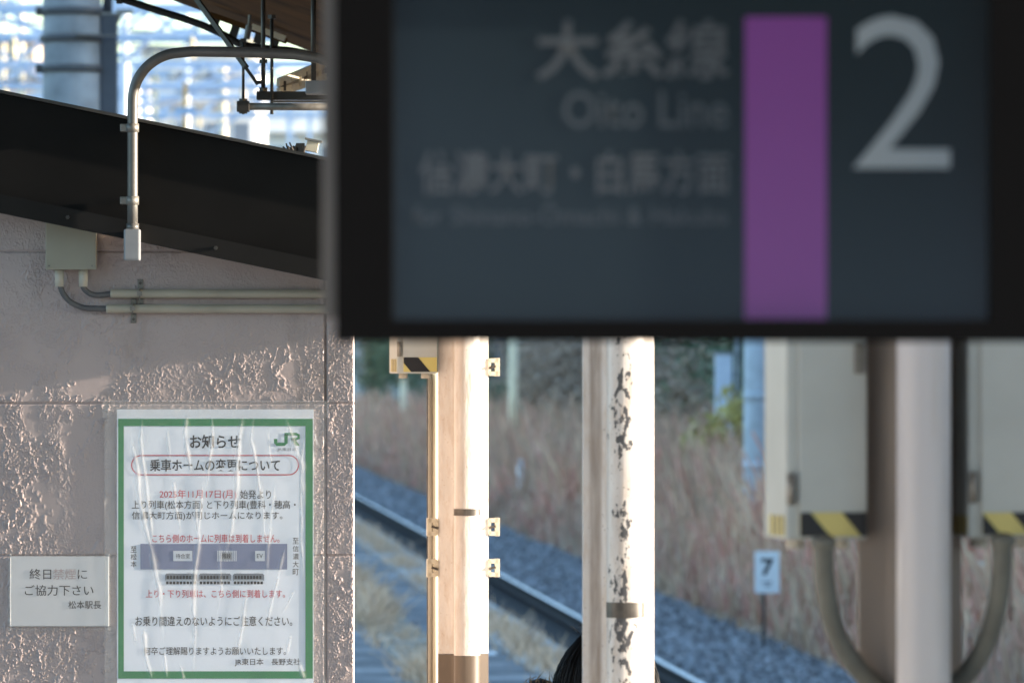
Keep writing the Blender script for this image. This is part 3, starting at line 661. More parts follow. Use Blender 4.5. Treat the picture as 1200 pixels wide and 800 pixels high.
def switch_box(label, cu, vb, Y, wd, rot, hgt=.42, dep=.105, off=0, hz_px=None):
    """grey box with a hazard tape along its lower edge; (cu, vb) = bottom centre of its front"""
    p = P(cu, vb, Y); t = thing('switch_box', label, 'electrical box', p, 'boxes on the rail columns'); t.rotation_euler.z = rot
    def put(name, bm, mm, par=None, smooth=False):
        bmesh.ops.recalc_face_normals(bm, faces=bm.faces); me = bpy.data.meshes.new(name); bm.to_mesh(me); bm.free()
        for m_ in (mm if isinstance(mm, list) else [mm]): me.materials.append(m_)
        if smooth:
            for q in me.polygons: q.use_smooth = True
        o = bpy.data.objects.new(name, me); C.objects.link(o); o.parent = par or t; return o
    put('enclosure', bx((0, dep/2, hgt/2), (wd, dep, hgt), bev=.003), M_sbox)
    put('door', bx((.006, -.003, hgt/2), (wd-.016, .006, hgt-.006), bev=.002), M_sbox)
    hh = hz_px/px(Y); y = -.0068
    tp = put('hazard_tape', bx((.006, y+.0004, hh/2+.004), (wd-.018, .0008, hh)), M_yel)
    # slanted black bars, cut to the tape
    bm = bmesh.new(); a, b = .006-(wd-.018)/2, .006+(wd-.018)/2; z0, z1 = .004, .004+hh; wB = hh*1.35; x = a-hh*.9+off
    while x < b:
        poly = [(x, z1), (x+wB, z1), (x+wB+hh*.85, z0), (x+hh*.85, z0)]
        # clip to a..b
        def clip(poly, c, keep):
            out = []
            for i in range(len(poly)):
                p1, p2 = poly[i-1], poly[i]; k1, k2 = keep(p1[0], c), keep(p2[0], c)
                if k1 != k2:
                    tt = (c-p1[0])/(p2[0]-p1[0]); out.append((c, p1[1]+tt*(p2[1]-p1[1])))
                if k2: out.append(p2)
            return out
        poly = clip(poly, a, lambda X_, c: X_ >= c); poly = clip(poly, b, lambda X_, c: X_ <= c) if len(poly) > 2 else poly
        if len(poly) > 2: bm.faces.new([bm.verts.new((X_, y-.0008, z_)) for X_, z_ in poly])
        x += wB*2
    put('black_bars', bm, M_blk, tp)
    # tape carried round onto the left side
    bm = bmesh.new(); f = bm.faces.new([bm.verts.new(q) for q in ((-wd/2-.0006, .004, .004), (-wd/2-.0006, dep*.75, .004), (-wd/2-.0006, dep*.75, hh), (-wd/2-.0006, .004, hh))]); put('side_tape', bm, M_yel, tp)
    bm = bmesh.new()
    for k in range(3):
        y0 = dep*(.12+.2*k); bm.faces.new([bm.verts.new((-wd/2-.0012, yy, zz)) for yy, zz in ((y0, .004), (y0+.008, .004), (y0+.008, hh), (y0, hh))])
    put('side_bars', bm, M_skirt, tp)
    for dx in (-.25, .3): put('gland', tb([(dx*wd, dep*.5, -.012), (dx*wd, dep*.5, .002)], .011, 12), M_nip, smooth=True)
    for zz in (.14, .8): put('hinge', tb([(-wd/2+.004, -.007, hgt*zz-.018), (-wd/2+.004, -.007, hgt*zz+.018)], .005, 8), M_galvd, smooth=True)
    put('latch', bx((wd*.38, -.009, hgt*.5), (.012, .008, .035), bev=.002), M_galvd)
    return t
b1 = switch_box('small pale box with hazard tape beside the cream rail column', 489, 437.5, 13.75, .100, .20, off=.020, hz_px=17)
b2 = switch_box('large blurred grey box with hazard tape left of the near column', 969, 632, 6.62, .098, .20, off=.0, hz_px=28)
b3 = switch_box('blurred grey box with hazard tape cut off by the right picture edge', 1184, 630, 6.6, .100, .16, off=-.012, hz_px=26)
# conduits
def conduit(label, pts, r, m, group, Y, name='conduit'):
    o = thing(name, label, 'conduit', pts[0], group)
    obj('pipe', tb(spline(pts, 8) if len(pts) > 2 else pts, r, 12), m, o, True); return o
for u, r, lab in ((504.5, .0055, 'slim tan conduit running down from the pale box, leftmost'), (510, .0065, 'tan conduit close against the cream rail column')):
    conduit(lab, [P(u, 436, 13.84), P(u, 890, 13.84)], r, M_pvc if u < 508 else M_cream, 'thin conduits beside the cream column', 13.84)
o = conduit('thin dark conduit at the far left of the cream column', [P(501.3, 436, 13.86), P(501.3, 890, 13.86)], .0022, M_strap, 'thin conduits beside the cream column', 13.86)
y = 6.56
def flex(label, pts, u0, v0):
    o = thing('flexible_conduit', label, 'conduit', pts[0], 'curved hoses below the near boxes')
    pp = spline(pts, 10); obj('hose', tb(pp, .0118, 14), M_flexw, o, True)
    obj('coupling', tb([P(u0, v0-2, y), P(u0, v0+9, y)], .0150, 14), M_flexw, o, True)
flex('curved grey hose below the blurred box left of the near column', [P(a, b, y+.10*i/7) for i, (a, b) in enumerate(((965, 630), (966, 668), (971, 708), (983, 748), (1003, 780), (1030, 806), (1060, 830), (1075, 880)))], 965, 632)
flex('curved grey hose below the blurred box at the right picture edge', [P(a, b, y+.10*i/7) for i, (a, b) in enumerate(((1175, 628), (1174, 668), (1169, 708), (1158, 748), (1140, 780), (1116, 806), (1092, 830), (1082, 880)))], 1175, 630)

SE = thing('bounce_wall', 'unseen grey wall added left of the picture to bounce sunlight', 'building', (-2.6, 7, 0))  # out-of-view wall, added to bounce warm sun onto left-facing sides
obj('wall', bx((-2.6, 5.6, 1.4), (1.6, 6.4, 2.8), bev=.01), M_bounce, SE)
obj('roof', bx((-2.6, 5.6, 2.83), (1.7, 6.5, .05)), M_roof, SE)  # top of the added, unseen bounce wall
NB = thing('shade_board', 'unseen grey board added right of the near column to shade it', 'light blocker', (1.9, 6.3, 0))  # out-of-view sun blocker, added to put the near column in shade
obj('board', bx((1.9, 6.3, 1.65), (.06, 2.0, 1.9), bev=.01), M_sbox, NB)
for y_ in (5.4, 7.2): obj('leg', bx((1.9, y_, .35), (.07, .07, .70)), M_galv, NB)
# ------------------------------------------------------------------ platform sign in the foreground
GY = 4.70
G = thing('platform_sign', 'dark hanging platform sign with a purple bar and the numeral 2', 'sign', P(810, 401, GY))
def slab(u0, v0, u1, v1, yc, dp, bev=.002):
    A = P(u0, v0, GY); B = P(u1, v1, GY); return bx(((A.x+B.x)/2, yc, (A.z+B.z)/2), (B.x-A.x, dp, A.z-B.z), bev=bev)
VT = -48
obj('housing', slab(404, VT+5, 1216, 394, GY+.075, .12, .004), M_case, G)
fr = bmesh.new()
for r in ((394, VT, 461, 400.5), (1159, VT, 1226, 400.5), (461, 375, 1159, 400.5), (461, VT, 1159, VT+25)):
    A = P(r[0], r[1], GY); B = P(r[2], r[3], GY); box(fr, ((A.x+B.x)/2, GY, (A.z+B.z)/2), (B.x-A.x, .024, A.z-B.z))
obj('bezel', fr, M_bez, G)
obj('display_panel', slab(458, VT+20, 1162, 378, GY+.008, .008, 0), M_panel, G)
for r in ((377, VT-20, 394, 372), (1226, VT-20, 1243, 372)): obj('side_bracket', slab(*r, GY+.03, .03, .001), M_case, G)
gy = GY+.0032
fobj('purple_bar', [R(873, 20, 968.5, 374)], gy, M_purple, G)
text('2', 1000, 18.5, 1113.5, 197, gy, M_num, G, name='numeral', bold=-.004)
text('大糸線', 628, 23, 855, 94, gy, M_dim, G, bold=.02)
text('Oito Line', 660, 107, 853.5, 150, gy, M_dim2, G, bold=.012)
text('信濃大町・白馬方面', 492, 177, 855, 228, gy, M_dim, G, bold=.018)
text('for Shinano-Ōmachi & Hakuba', 484, 236, 853, 263, gy, M_dim2, G, bold=.006)
for u in (520, 1100):
    p = P(u, VT, GY); obj('hanger_rod', tb([(p.x, GY+.07, p.z-.03), (p.x, GY+.07, 2.88+.37*abs(p.x-col_x(GY))+.02)], .014, 12), M_galv, G, True)

# ------------------------------------------------------------------ person behind the flaking column
def person(loc, face, H):
    t = thing('person', 'person with black hair in a dark coat behind the flaking cream column', 'person', loc)
    t.rotation_euler.z = face
    k = H/1.6
    def skin(name, pts, edges, rad, m, root=0, lev=2):
        me = bpy.data.meshes.new(name); me.from_pydata([Vector(p)*k for p in pts], edges, []); o = bpy.data.objects.new(name, me); C.objects.link(o)
        md = o.modifiers.new('s', 'SKIN'); md.use_smooth_shade = True
        for i, r in enumerate(rad): me.skin_vertices[0].data[i].radius = (r*k, r*k) if not isinstance(r, tuple) else (r[0]*k, r[1]*k)
        me.skin_vertices[0].data[root].use_root = True
        if lev: sb = o.modifiers.new('u', 'SUBSURF'); sb.levels = lev; sb.render_levels = lev
        dg = bpy.context.evaluated_depsgraph_get(); dg.update(); m2 = bpy.data.meshes.new_from_object(o.evaluated_get(dg)); bpy.data.objects.remove(o)
        m2.name = name
        for p in m2.polygons: p.use_smooth = True
        m2.materials.clear(); m2.materials.append(m); o = bpy.data.objects.new(name, m2); C.objects.link(o); o.parent = t; return o
    # person faces local -y
    body = [(0, 0, .86), (0, 0, 1.0), (0, .01, 1.18), (0, .01, 1.29), (0, -.005, 1.36), (0, -.012, 1.43), (0, -.02, 1.50),
            (.085, 0, .80), (.09, -.005, .45), (.09, .015, .09), (.095, -.10, .035), (-.085, 0, .80), (-.09, -.005, .45), (-.09, .015, .09), (-.095, -.10, .035),
            (.165, .01, 1.27), (.20, .02, 1.02), (.19, -.05, .80), (.185, -.075, .73), (-.165, .01, 1.27), (-.20, .02, 1.02), (-.19, -.05, .80), (-.185, -.075, .73)]
    ed = [(0, 1), (1, 2), (2, 3), (3, 4), (4, 5), (5, 6), (0, 7), (7, 8), (8, 9), (9, 10), (0, 11), (11, 12), (12, 13), (13, 14), (3, 15), (15, 16), (16, 17), (17, 18), (3, 19), (19, 20), (20, 21), (21, 22)]
    rd = [(.13, .10), (.12, .09), (.14, .10), (.12, .085), .052, .062, .072, .085, .055, .04, .035, .085, .055, .04, .035, .052, .042, .034, .03, .052, .042, .034, .03]
    skin('body', body, ed, rd, M_skin)
    coat = [(0, 0, .66), (0, 0, .90), (0, .005, 1.05), (0, .01, 1.22), (0, .005, 1.32), (.165, .01, 1.27), (.205, .02, 1.02), (.195, -.05, .80), (-.165, .01, 1.27), (-.205, .02, 1.02), (-.195, -.05, .80)]
    skin('coat', coat, [(0, 1), (1, 2), (2, 3), (3, 4), (3, 5), (5, 6), (6, 7), (3, 8), (8, 9), (9, 10)], [(.20, .16), (.185, .14), (.165, .13), (.17, .125), (.085, .08), .075, .062, .052, .075, .062, .052], M_coat)
    leg = lambda s: ([(s*.085, 0, .84), (s*.09, -.005, .45), (s*.09, .015, .08)], [(0, 1), (1, 2)], [.098, .068, .055])
    for s in (1, -1): skin('trouser_leg', *leg(s), M_trou)
    for s in (1, -1): skin('shoe', [(s*.09, .03, .045), (s*.093, -.06, .04), (s*.096, -.15, .032)], [(0, 1), (1, 2)], [.048, .048, .036], M_shoe)
    for s in (1, -1):                                # hands: palm with five curled fingers
        w0 = Vector((s*.185, -.075, .73)); pts = [w0, w0+Vector((0, -.012, -.05))]; edg = [(0, 1)]; rr = [.026, .034]
        for q, dx in enumerate((-.024, -.008, .008, .024)):
            b = w0+Vector((dx*s*.3, dx-.01, -.085)); i = len(pts); L = (.032, .038, .035, .027)[q]
            pts += [b, b+Vector((-s*.006, -.004, -L)), b+Vector((-s*.02, -.006, -L*1.7))]; rr += [.0095, .0085, .0075]; edg += [(1, i), (i, i+1), (i+1, i+2)]
        i = len(pts); pts += [w0+Vector((-s*.012, -.045, -.055)), w0+Vector((-s*.02, -.058, -.09))]; rr += [.011, .009]; edg += [(1, i), (i, i+1)]
        skin('hand', pts, edg, rr, M_skin, lev=1)
    def put(name, bm, m, smooth=True, par=None):
        bmesh.ops.recalc_face_normals(bm, faces=bm.faces); me = bpy.data.meshes.new(name); bm.to_mesh(me); bm.free()
        for p in me.polygons: p.use_smooth = smooth
        me.materials.append(m); o = bpy.data.objects.new(name, me); C.objects.link(o); o.parent = par or t; return o
    # head features
    bm = bmesh.new(); bmesh.ops.create_uvsphere(bm, u_segments=28, v_segments=20, radius=1)
    for v in bm.verts:
        x, y_, z = v.co
        jaw = max(0, -z)
        v.co = Vector((x*(.073-.020*jaw**1.5), y_*(.092-.012*jaw)-.018-.012*jaw*(y_ < 0), z*.108+1.492))*k
        if y_ < -.8: v.co.y -= .004*k*max(0, 1-abs(z-.1)*3)
    put('face', bm, M_skin)
    bm = bmesh.new()
    pr = [(.010, 1.49), (.012, 1.475), (.016, 1.462), (.004, 1.455)]
    tube(bm, [Vector((0, -.106, 1.505))*k, Vector((0, -.116, 1.482))*k, Vector((0, -.122, 1.466))*k, Vector((0, -.108, 1.458))*k], [.006*k, .009*k, .012*k, .006*k], 8); put('nose', bm, M_skin)
    for s in (1, -1):
        bm = bmesh.new(); bmesh.ops.create_uvsphere(bm, u_segments=10, v_segments=8, radius=.012*k); bmesh.ops.translate(bm, vec=Vector((s*.03, -.092, 1.497))*k, verts=bm.verts); put('eye', bm, M_ink)
        bm = bmesh.new(); bmesh.ops.create_uvsphere(bm, u_segments=10, v_segments=8, radius=1); bmesh.ops.transform(bm, matrix=Matrix.Translation(Vector((s*.074, -.01, 1.485))*k) @ Matrix.Diagonal((.010*k, .018*k, .03*k, 1)), verts=bm.verts); put('ear', bm, M_skin)
    bm = bmesh.new(); box(bm, Vector((0, -.104, 1.437))*k, (.042*k, .012*k, .01*k), bev=.003*k); put('mouth', bm, M_red)
    # hair: a cap over the skull that widens to shoulder length, covered with strands
    bm = bmesh.new(); nA, nZ = 36, 16; rings = []
    for i in range(nZ):
        t_ = i/(nZ-1); ring = []
        for j in range(nA):
            an = 2*math.pi*j/nA; front = max(0, -math.sin(an))
            zz = 1.612-.31*t_**1.35*(1-.62*front**.6)
            rx = .086*math.sin(min(1, t_*2.1)*math.pi/2)**.8+.034*max(0, t_-.25)+.003*math.sin(an*9+t_*5); ryy = .104*math.sin(min(1, t_*2.1)*math.pi/2)**.8+.010*max(0, t_-.4)
            ring.append(bm.verts.new(Vector((rx*math.cos(an), -.006+ryy*math.sin(an), zz))*k))
        rings.append(ring)
    for r1, r2 in zip(rings, rings[1:]):
        for j in range(nA): bm.faces.new((r1[j], r1[(j+1) % nA], r2[(j+1) % nA], r2[j]))
    hb = put('hair', bm, M_hair)
    bm = bmesh.new()
    for q in range(420):
        an = random.uniform(-.25, math.pi+.25); pts = []; ph = random.uniform(0, 6); off = random.uniform(.0, .006); wob = random.uniform(.001, .005)
        t1_ = random.uniform(.75, 1.04)
        for i in range(9):
            t_ = .02+(t1_-.02)*i/8; zz = 1.614-.31*t_**1.35; s_ = math.sin(min(1, t_*2.1)*math.pi/2)**.8
            rx = .087*s_+.036*max(0, t_-.25)+off; ryy = .105*s_+.011*max(0, t_-.4)+off; a2 = an+.05*math.sin(ph+t_*4)
            pts.append(Vector((rx*math.cos(a2)+wob*math.sin(ph+t_*7), -.006+ryy*math.sin(a2), zz+off*.6))*k)
        tube(bm, pts, [.0014*k]*8+[.0003*k], 4, cap=False)
    for q in range(26):                             # fly-away wisps on the crown
        an = random.uniform(0, 6.28); a_ = Vector((.05*math.cos(an), .06*math.sin(an), 1.607))*k; tube(bm, [a_, a_+Vector((random.uniform(-.02, .02), 0, .012)), a_+Vector((random.uniform(-.04, .04), 0, random.uniform(.004, .018)))], [.0006, .0005, .0003], 4, cap=False)
    put('hair_strands', bm, M_hair, par=hb)
    bm = bmesh.new(); tube(bm, spline([Vector(p)*k for p in ((-.062, .075, 1.566), (-.056, .085, 1.552), (-.054, .092, 1.536))], 4), [.003]*4+[.007]*4+[.002], 8); put('hair_clip', bm, M_clip, par=hb)
    # hood of the coat lying round the shoulders, trimmed with fur
    pts = [Vector(p)*k for p in ((.13, -.05, 1.40), (.120, .03, 1.482), (.105, .09, 1.462), (.05, .14, 1.40), (-.05, .14, 1.40), (-.13, .10, 1.455), (-.145, .03, 1.462), (-.13, -.05, 1.40))]
    hd = put('hood', tb(spline(pts, 5), .036*k, 12), M_coat)
    bm = bmesh.new(); sp = spline(pts, 20)
    for q in range(900):
        p = random.choice(sp)+Vector((random.uniform(-.03, .03), random.uniform(-.03, .03), random.uniform(.0, .034)))*k
        tube(bm, [p, p+Vector((random.uniform(-.014, .014), random.uniform(-.014, .014), random.uniform(.0, .018)))], [.0012, .0003], 3, cap=False)
    put('fur_trim', bm, M_fur, par=hd)
    return t
person(((710-600)/F*10.75, 10.75, 0), math.pi-.25, 1.592)

# ------------------------------------------------------------------ trackside: vegetation, posts, signs
def blades(name, n, srange, Yr, hr, mats, wts, wd=.02, lean=.35):
    Y = Yr[0]*(Yr[1]/Yr[0])**rng.random(n); s = srange[0]+(srange[1]-srange[0])*rng.random(n)**1.3
    X = rail_x(Y)+s; z = np.array([hill_z(a, b) for a, b in zip(s, Y)])-.02
    clump = fbm(X*.9, Y*.35, 11, 3)
    hgt = (hr[0]+(hr[1]-hr[0])*rng.random(n))*np.clip(.45+1.1*clump, .3, 1.3)*np.clip((s-srange[0])/1.6+.25, .2, 1)
    a = rng.random(n)*6.283; lx = lean*hgt*rng.normal(0, .5, n); ly = lean*hgt*rng.normal(0, .5, n); w2 = wd*(.5+rng.random(n))*(1+Y/150)
    v = np.empty((n, 5, 3))
    c, sn = np.cos(a)*w2, np.sin(a)*w2
    v[:, 0] = np.stack([X-c, Y-sn, z], 1); v[:, 1] = np.stack([X+c, Y+sn, z], 1)
    v[:, 2] = np.stack([X+lx*.35+c*.8, Y+ly*.35+sn*.8, z+hgt*.6], 1); v[:, 3] = np.stack([X+lx*.35-c*.8, Y+ly*.35-sn*.8, z+hgt*.6], 1)
    tip = np.stack([X+lx, Y+ly, z+hgt], 1); v[:, 4] = tip
    v = np.concatenate([v, (tip+np.stack([c*.5, sn*.5, -.02*hgt], 1))[:, None]], 1)
    i = np.arange(n)[:, None]*6
    f = np.concatenate([i+np.array([[0, 1, 2, 3]]), i+np.array([[3, 2, 5, 4]])])
    pick = (fbm(X*.5+4, Y*.2, 31, 2)*1.25+rng.normal(0, .22, n)); order = np.clip((pick-.1)/.8, 0, .999); cum = np.cumsum(wts)/np.sum(wts)
    mi = np.searchsorted(cum, order); mi = np.concatenate([mi, mi])
    return tag(arr(name, v.reshape(-1, 3), f, mats, mi=mi), kind='stuff')
blades('dry_grass', 52000, (2.3, 9.0), (44, 240), (.9, 2.3), [M_g3, M_g2, M_g1, M_g4], (.25, .28, .27, .2), .016)
blades('verge_weeds', 9000, (2.1, 3.3), (44, 200), (.2, .7), [M_g1, M_g3], (.6, .4), .02, .6)

def weeds(name, n, mats):
    Y = 44*(200/44)**rng.random(n); s = 2.6+6*rng.random(n)**1.2; X = rail_x(Y)+s; z = np.array([hill_z(a, b) for a, b in zip(s, Y)])
    k = fbm(X*.8, Y*.3, 51, 3); z = z+rng.random(n)**.7*(.5+2.0*k)*np.clip((s-2.4)/1.5+.15, 0, 1)
    p = np.stack([X, Y, z], 1); d = rng.normal(0, 1, (n, 3)); d /= np.linalg.norm(d, axis=1)[:, None]; e = np.cross(d, rng.normal(0, 1, (n, 3))); e /= np.linalg.norm(e, axis=1)[:, None]
    q = (.03+.07*rng.random(n))[:, None]; v = np.stack([p-d*q, p+e*q*.6, p+d*q, p-e*q*.6], 1).reshape(-1, 3)
    pick = np.clip(fbm(X*.35, Y*.12, 61, 2)*1.3+rng.normal(0, .15, n)-.15, 0, .999); mi = (pick*len(mats)).astype(int)
    return tag(arr(name, v, np.arange(n*4).reshape(-1, 4), mats, mi=mi), kind='stuff')
def straw(n):
    Y = 36*(90/36)**rng.random(n); c = np.where(rng.random(n) < .7, -3.45, -2.58); s = c+rng.normal(0, .10, n); X = rail_x(Y)+s; k = np.clip((fbm(X*1.3, Y*.35, 71, 3)-.22)*4, .1, 1)
    h = (.03+.20*rng.random(n))*k*np.where(c < -3, 1, .6); a = rng.random(n)*6.283; c_, s_ = np.cos(a)*.008, np.sin(a)*.008; z = np.full(n, .004)
    l1, l2 = h*rng.normal(0, .7, n), h*rng.normal(0, .7, n)
    v = np.stack([np.stack([X-c_, Y-s_, z], 1), np.stack([X+c_, Y+s_, z], 1), np.stack([X+l1+c_*.4, Y+l2+s_*.4, z+h], 1), np.stack([X+l1-c_*.4, Y+l2-s_*.4, z+h], 1)], 1).reshape(-1, 3)
    return tag(arr('platform_straw', v, np.arange(n*4).reshape(-1, 4), [M_g1, M_g3], mi=rng.choice([0, 0, 1], n)), kind='stuff')
straw(17000)
weeds('seed_heads', 60000, [M_g3, M_g2, M_leafb, M_g4, M_g1, M_leafd])
def crown(c, r, n, size, seed, lob=9):
    """leaf quads spread through uneven lobes"""
    g = np.random.default_rng(seed)
    L = g.normal(0, .45, (lob, 3))*np.array(r); rr = (.35+.35*g.random(lob))
    k = g.integers(0, lob, n); d = g.normal(0, 1, (n, 3)); d /= np.linalg.norm(d, axis=1)[:, None]
    p = np.array(c)+L[k]+d*(g.random(n)**.5*rr[k])[:, None]*np.array(r)
    a = g.normal(0, 1, (n, 3)); a /= np.linalg.norm(a, axis=1)[:, None]; b = np.cross(a, g.normal(0, 1, (n, 3))); b /= np.linalg.norm(b, axis=1)[:, None]
    s = size*(.6+.8*g.random(n))[:, None]
    v = np.stack([p-a*s-b*s*.5, p+a*s-b*s*.5, p+a*s+b*s*.5, p-a*s+b*s*.5], 1).reshape(-1, 3)
    return v, np.arange(n*4).reshape(-1, 4)
def tree(label, s, Y, h, rad, m, seed, size=.14, n=2600, cat='tree', name='tree', group='trees behind the track'):
    x = rail_x(Y)+s; z = hill_z(s, Y); t = thing(name, label, cat, (x, Y, z), group)
    bm = tb([(x, Y, z-.2), (x+.1, Y, z+h*.35), (x-.05, Y+.1, z+h*.62), (x, Y, z+h*.9)], [.05+h*.018, .03+h*.014, .02+h*.009, .012], 8)
    g = random.Random(seed)
    for k in range(7):
        a = g.uniform(0, 6.28); z0 = z+h*g.uniform(.25, .65); tube(bm, [(x, Y, z0), (x+math.cos(a)*rad*.4, Y+math.sin(a)*rad*.4, z0+h*.12), (x+math.cos(a)*rad*.85, Y+math.sin(a)*rad*.85, z0+h*.2)], [.02+h*.006, .012+h*.003, .008], 6)
    obj('trunk', bm, M_bark, t)
    v, f = crown((x, Y, z+h*.58), (rad, rad, h*.42), n, size, seed); arr('crown', v, f, m, t); return t
def sY(u, s): return (5.607+s)/((u-600)/F+.069)
TR = [(436, 8, 7.5, 2.6, M_leafd, 'dark evergreen tree right beside the wall corner'), (470, 10, 6.5, 2.2, M_leafb, 'brown leafed tree beyond the pale box'),
      (600, 11, 8, 2.6, M_leafb, 'brown leafed tree beyond the cream post'), (640, 9, 7, 2.4, M_leafd, 'dark evergreen tree between the two cream columns'), (655, 7.5, 5, 1.9, M_leafb, 'low brown tree just left of the flaking column'),
      (778, 9.5, 8, 2.5, M_leafb, 'brown bare looking tree just right of the flaking column'), (815, 10.5, 8, 2.4, M_leafd, 'dark green tree left of the pale blue cabinet'), (848, 11, 9, 2.8, M_leafd, 'evergreen tree behind the pale blue cabinet'),
      (890, 9.5, 8, 2.6, M_leafb, 'brown tree behind the concrete post'), (740, 11, 8, 2.6, M_leafd, 'evergreen tree hidden behind the flaking column'), (1040, 9, 6, 2.2, M_leafb, 'brown tree behind the near column'), (1130, 9, 6, 2.4, M_leafb, 'brown tree at the right picture edge'),
      (960, 10, 7, 2.4, M_leafd, 'evergreen tree behind the large blurred box'), (520, 10, 7, 2.4, M_leafd, 'evergreen tree hidden behind the cream column'), (560, 9, 7, 2.4, M_leafd, 'evergreen tree at the right flank of the cream column'), (690, 10, 7, 2.3, M_leafb, 'brown tree behind the left flank of the flaking column')]
for i, (u, s, h, r, m, lab) in enumerate(TR): tree(lab, s, sY(u, s), h, r, m, 100+i, size=.075 if m is M_leafd else .055, n=9000)
for i in range(16):                                   # more of the same wood up the slope, right of the picture
    s = 15+random.random()*10; Y = 24+i*7.5; tree('evergreen tree on the slope right of the railway', s, Y, 6+3*random.random(), 2.6, M_leafd, 300+i, size=.3, n=900)
tree('yellow green autumn bush below the pale blue cabinet', 5.2, sY(851, 5.2), 2.7, .8, M_leafy, 500, size=.08, n=1500, cat='bush', name='bush', group='bushes by the track')
tree('olive bush low at the left beyond the wall corner', 5.0, sY(440, 5), 2.6, 1.0, M_leafy, 501, size=.05, n=500, cat='bush', name='bush', group='bushes by the track')
tree('reddish bush between flaking column and concrete post', 4.2, sY(803, 4.2), 2.0, .7, M_g4, 502, size=.07, n=900, cat='bush', name='bush', group='bushes by the track')

def on(s, Y): return Vector((rail_x(Y)+s, Y, hill_z(s, Y)))
# concrete post and number board
Y = sY(888, 3.6); b = on(3.6, Y); o = thing('concrete_post', 'pale concrete post rising from dry grass left of the large box', 'post', b)
w_ = 33/px(Y)/2; obj('shaft', tb([b-Vector((0, 0, .3)), b+Vector((0, 0, 3)), b+Vector((0, 0, 8.5))], [w_*1.05, w_, w_*.85], 20), M_pale, o, True)
for z in (1.9, 2.9, 4.2): obj('band', tb([b+Vector((0, 0, z-.06)), b+Vector((0, 0, z+.06))], w_*1.05, 20), M_pale, o, True)
Y = 65.5; b = P(898, 756, Y); b.z = -1.2; N7 = thing('number_board', 'small white board with a black 7 on a stake by the ballast', 'sign', b)
A = P(884.5, 645.5, Y); B = P(913.5, 694.5, Y)
obj('board', bx(((A.x+B.x)/2, Y+.01, (A.z+B.z)/2), (B.x-A.x, .02, A.z-B.z), bev=.003), M_white, N7)
obj('stake', tb([(b.x-.03, Y+.03, -1.3), (b.x-.03, Y+.03, A.z-.05)], .02, 8), M_steel, N7)
text('7', 892, 654, 907, 674, Y-.004, M_ink, N7, name='numeral', bold=.03)
text('46', 893, 680, 905, 687, Y-.004, M_grey, N7, name='small_figures', bold=.02) if False else fobj('small_mark', [R(893, 681, 905, 683), R(896, 685, 903, 687)], Y-.004, M_grey, N7)
# pale cabinet board, slim posts
Y = sY(848, 6.5); c0 = on(6.5, Y); o = thing('trackside_cabinet', 'narrow pale blue upright cabinet above the yellow bush', 'cabinet', c0)
A = P(838, 415, Y); B = P(858, 512, Y)
obj('case', bx(((A.x+B.x)/2, Y, (A.z+B.z)/2), (B.x-A.x, .25, A.z-B.z), bev=.02), M_bluew, o); obj('cap', bx(((A.x+B.x)/2, Y, A.z+.03), (B.x-A.x+.06, .3, .05)), M_fit, o)
obj('leg', bx(((A.x+B.x)/2, Y, (c0.z+B.z)/2-.1), (.12, .12, B.z-c0.z+.2)), M_fit, o)
def post(label, u, s, v_top, wpx, m, v_bot=None):
    Y = sY(u, s); g = on(s, Y); p = P(u, v_top, Y); o = thing('trackside_post', label, 'post', (p.x, Y, g.z))
    obj('shaft', tb([(p.x, Y, g.z-.2), (p.x, Y, p.z)], wpx/px(Y)/2, 12), m, o, True); q = bx((p.x, Y, p.z+.02), (wpx/px(Y)*1.25, wpx/px(Y)*1.25, .06), bev=.01); obj('cap', q, m, o)
post('slim grey post right beside the pale blue cabinet', 864, 6.6, 385, 5, M_conpole)
post('pale cream post seen between the two cream columns', 601.5, 4.2, 380, 11, M_tcream)
post('dark blue post left of the pale cream post', 586, 7.5, 370, 12, M_chan)
post('short white marker post in the dry grass between the columns', 609.5, 3.0, 540, 7, M_white)
post('pale yellow post beyond the pale box by the wall corner', 473, 4.5, 445, 8, M_tcream)

# ------------------------------------------------------------------ upper left: concrete pole, steel frames, buildings
Y = 33.; c0 = P(84.5, 0, Y); o = thing('utility_pole', 'thick grey concrete pole with perforated steel bands above the beam', 'pole', (c0.x, Y, -1.3))
rp = 69/px(Y)/2; obj('shaft', tb([(c0.x, Y, -1.3), (c0.x, Y, 3.5), (c0.x, Y, 9)], [rp*1.05, rp, rp*.93], 32), M_conpole, o, True)
for v in (14, 45.5, 81):
    z = P(0, v, Y).z; n = 40
    bd = obj('steel_band', tb([(c0.x, Y, z-.023), (c0.x, Y, z+.023)], rp+.012, 32), M_galv, o, True)
    bm = bmesh.new()
    for k in range(n):
        a_ = 2*math.pi*k/n; box(bm, (c0.x+(rp+.0125)*math.cos(a_), Y+(rp+.0125)*math.sin(a_), z), (.012, .02, .018), rz=a_)
    obj('slots', bm, M_chan, bd)
    if v != 45.5: p = P(47, v, Y-.03); obj('band_buckle', bx((p.x, Y-.03, z), (.05, .07, .05), bev=.006), M_steel, bd)
ch = thing('steel_channel_post', 'dark navy steel channel strapped to the right of the concrete pole', 'post', (P(127, 0, Y).x, Y, -1.3))
p = P(128, 18, Y); obj('channel', bx((p.x, Y, (p.z-1.3)/2), (19/px(Y), .10, p.z+1.3), bev=.006), M_chan, ch)
bm = bmesh.new(); A = P(129, 17, Y); box(bm, (A.x, Y, A.z), (.13, .12, .012)); A = P(146, 14, Y); box(bm, (A.x, Y, A.z), (.10, .03, .025)); bar(bm, P(141, 16, Y), P(137, 27, Y), .02); obj('top_bracket', bm, M_galvd, ch)
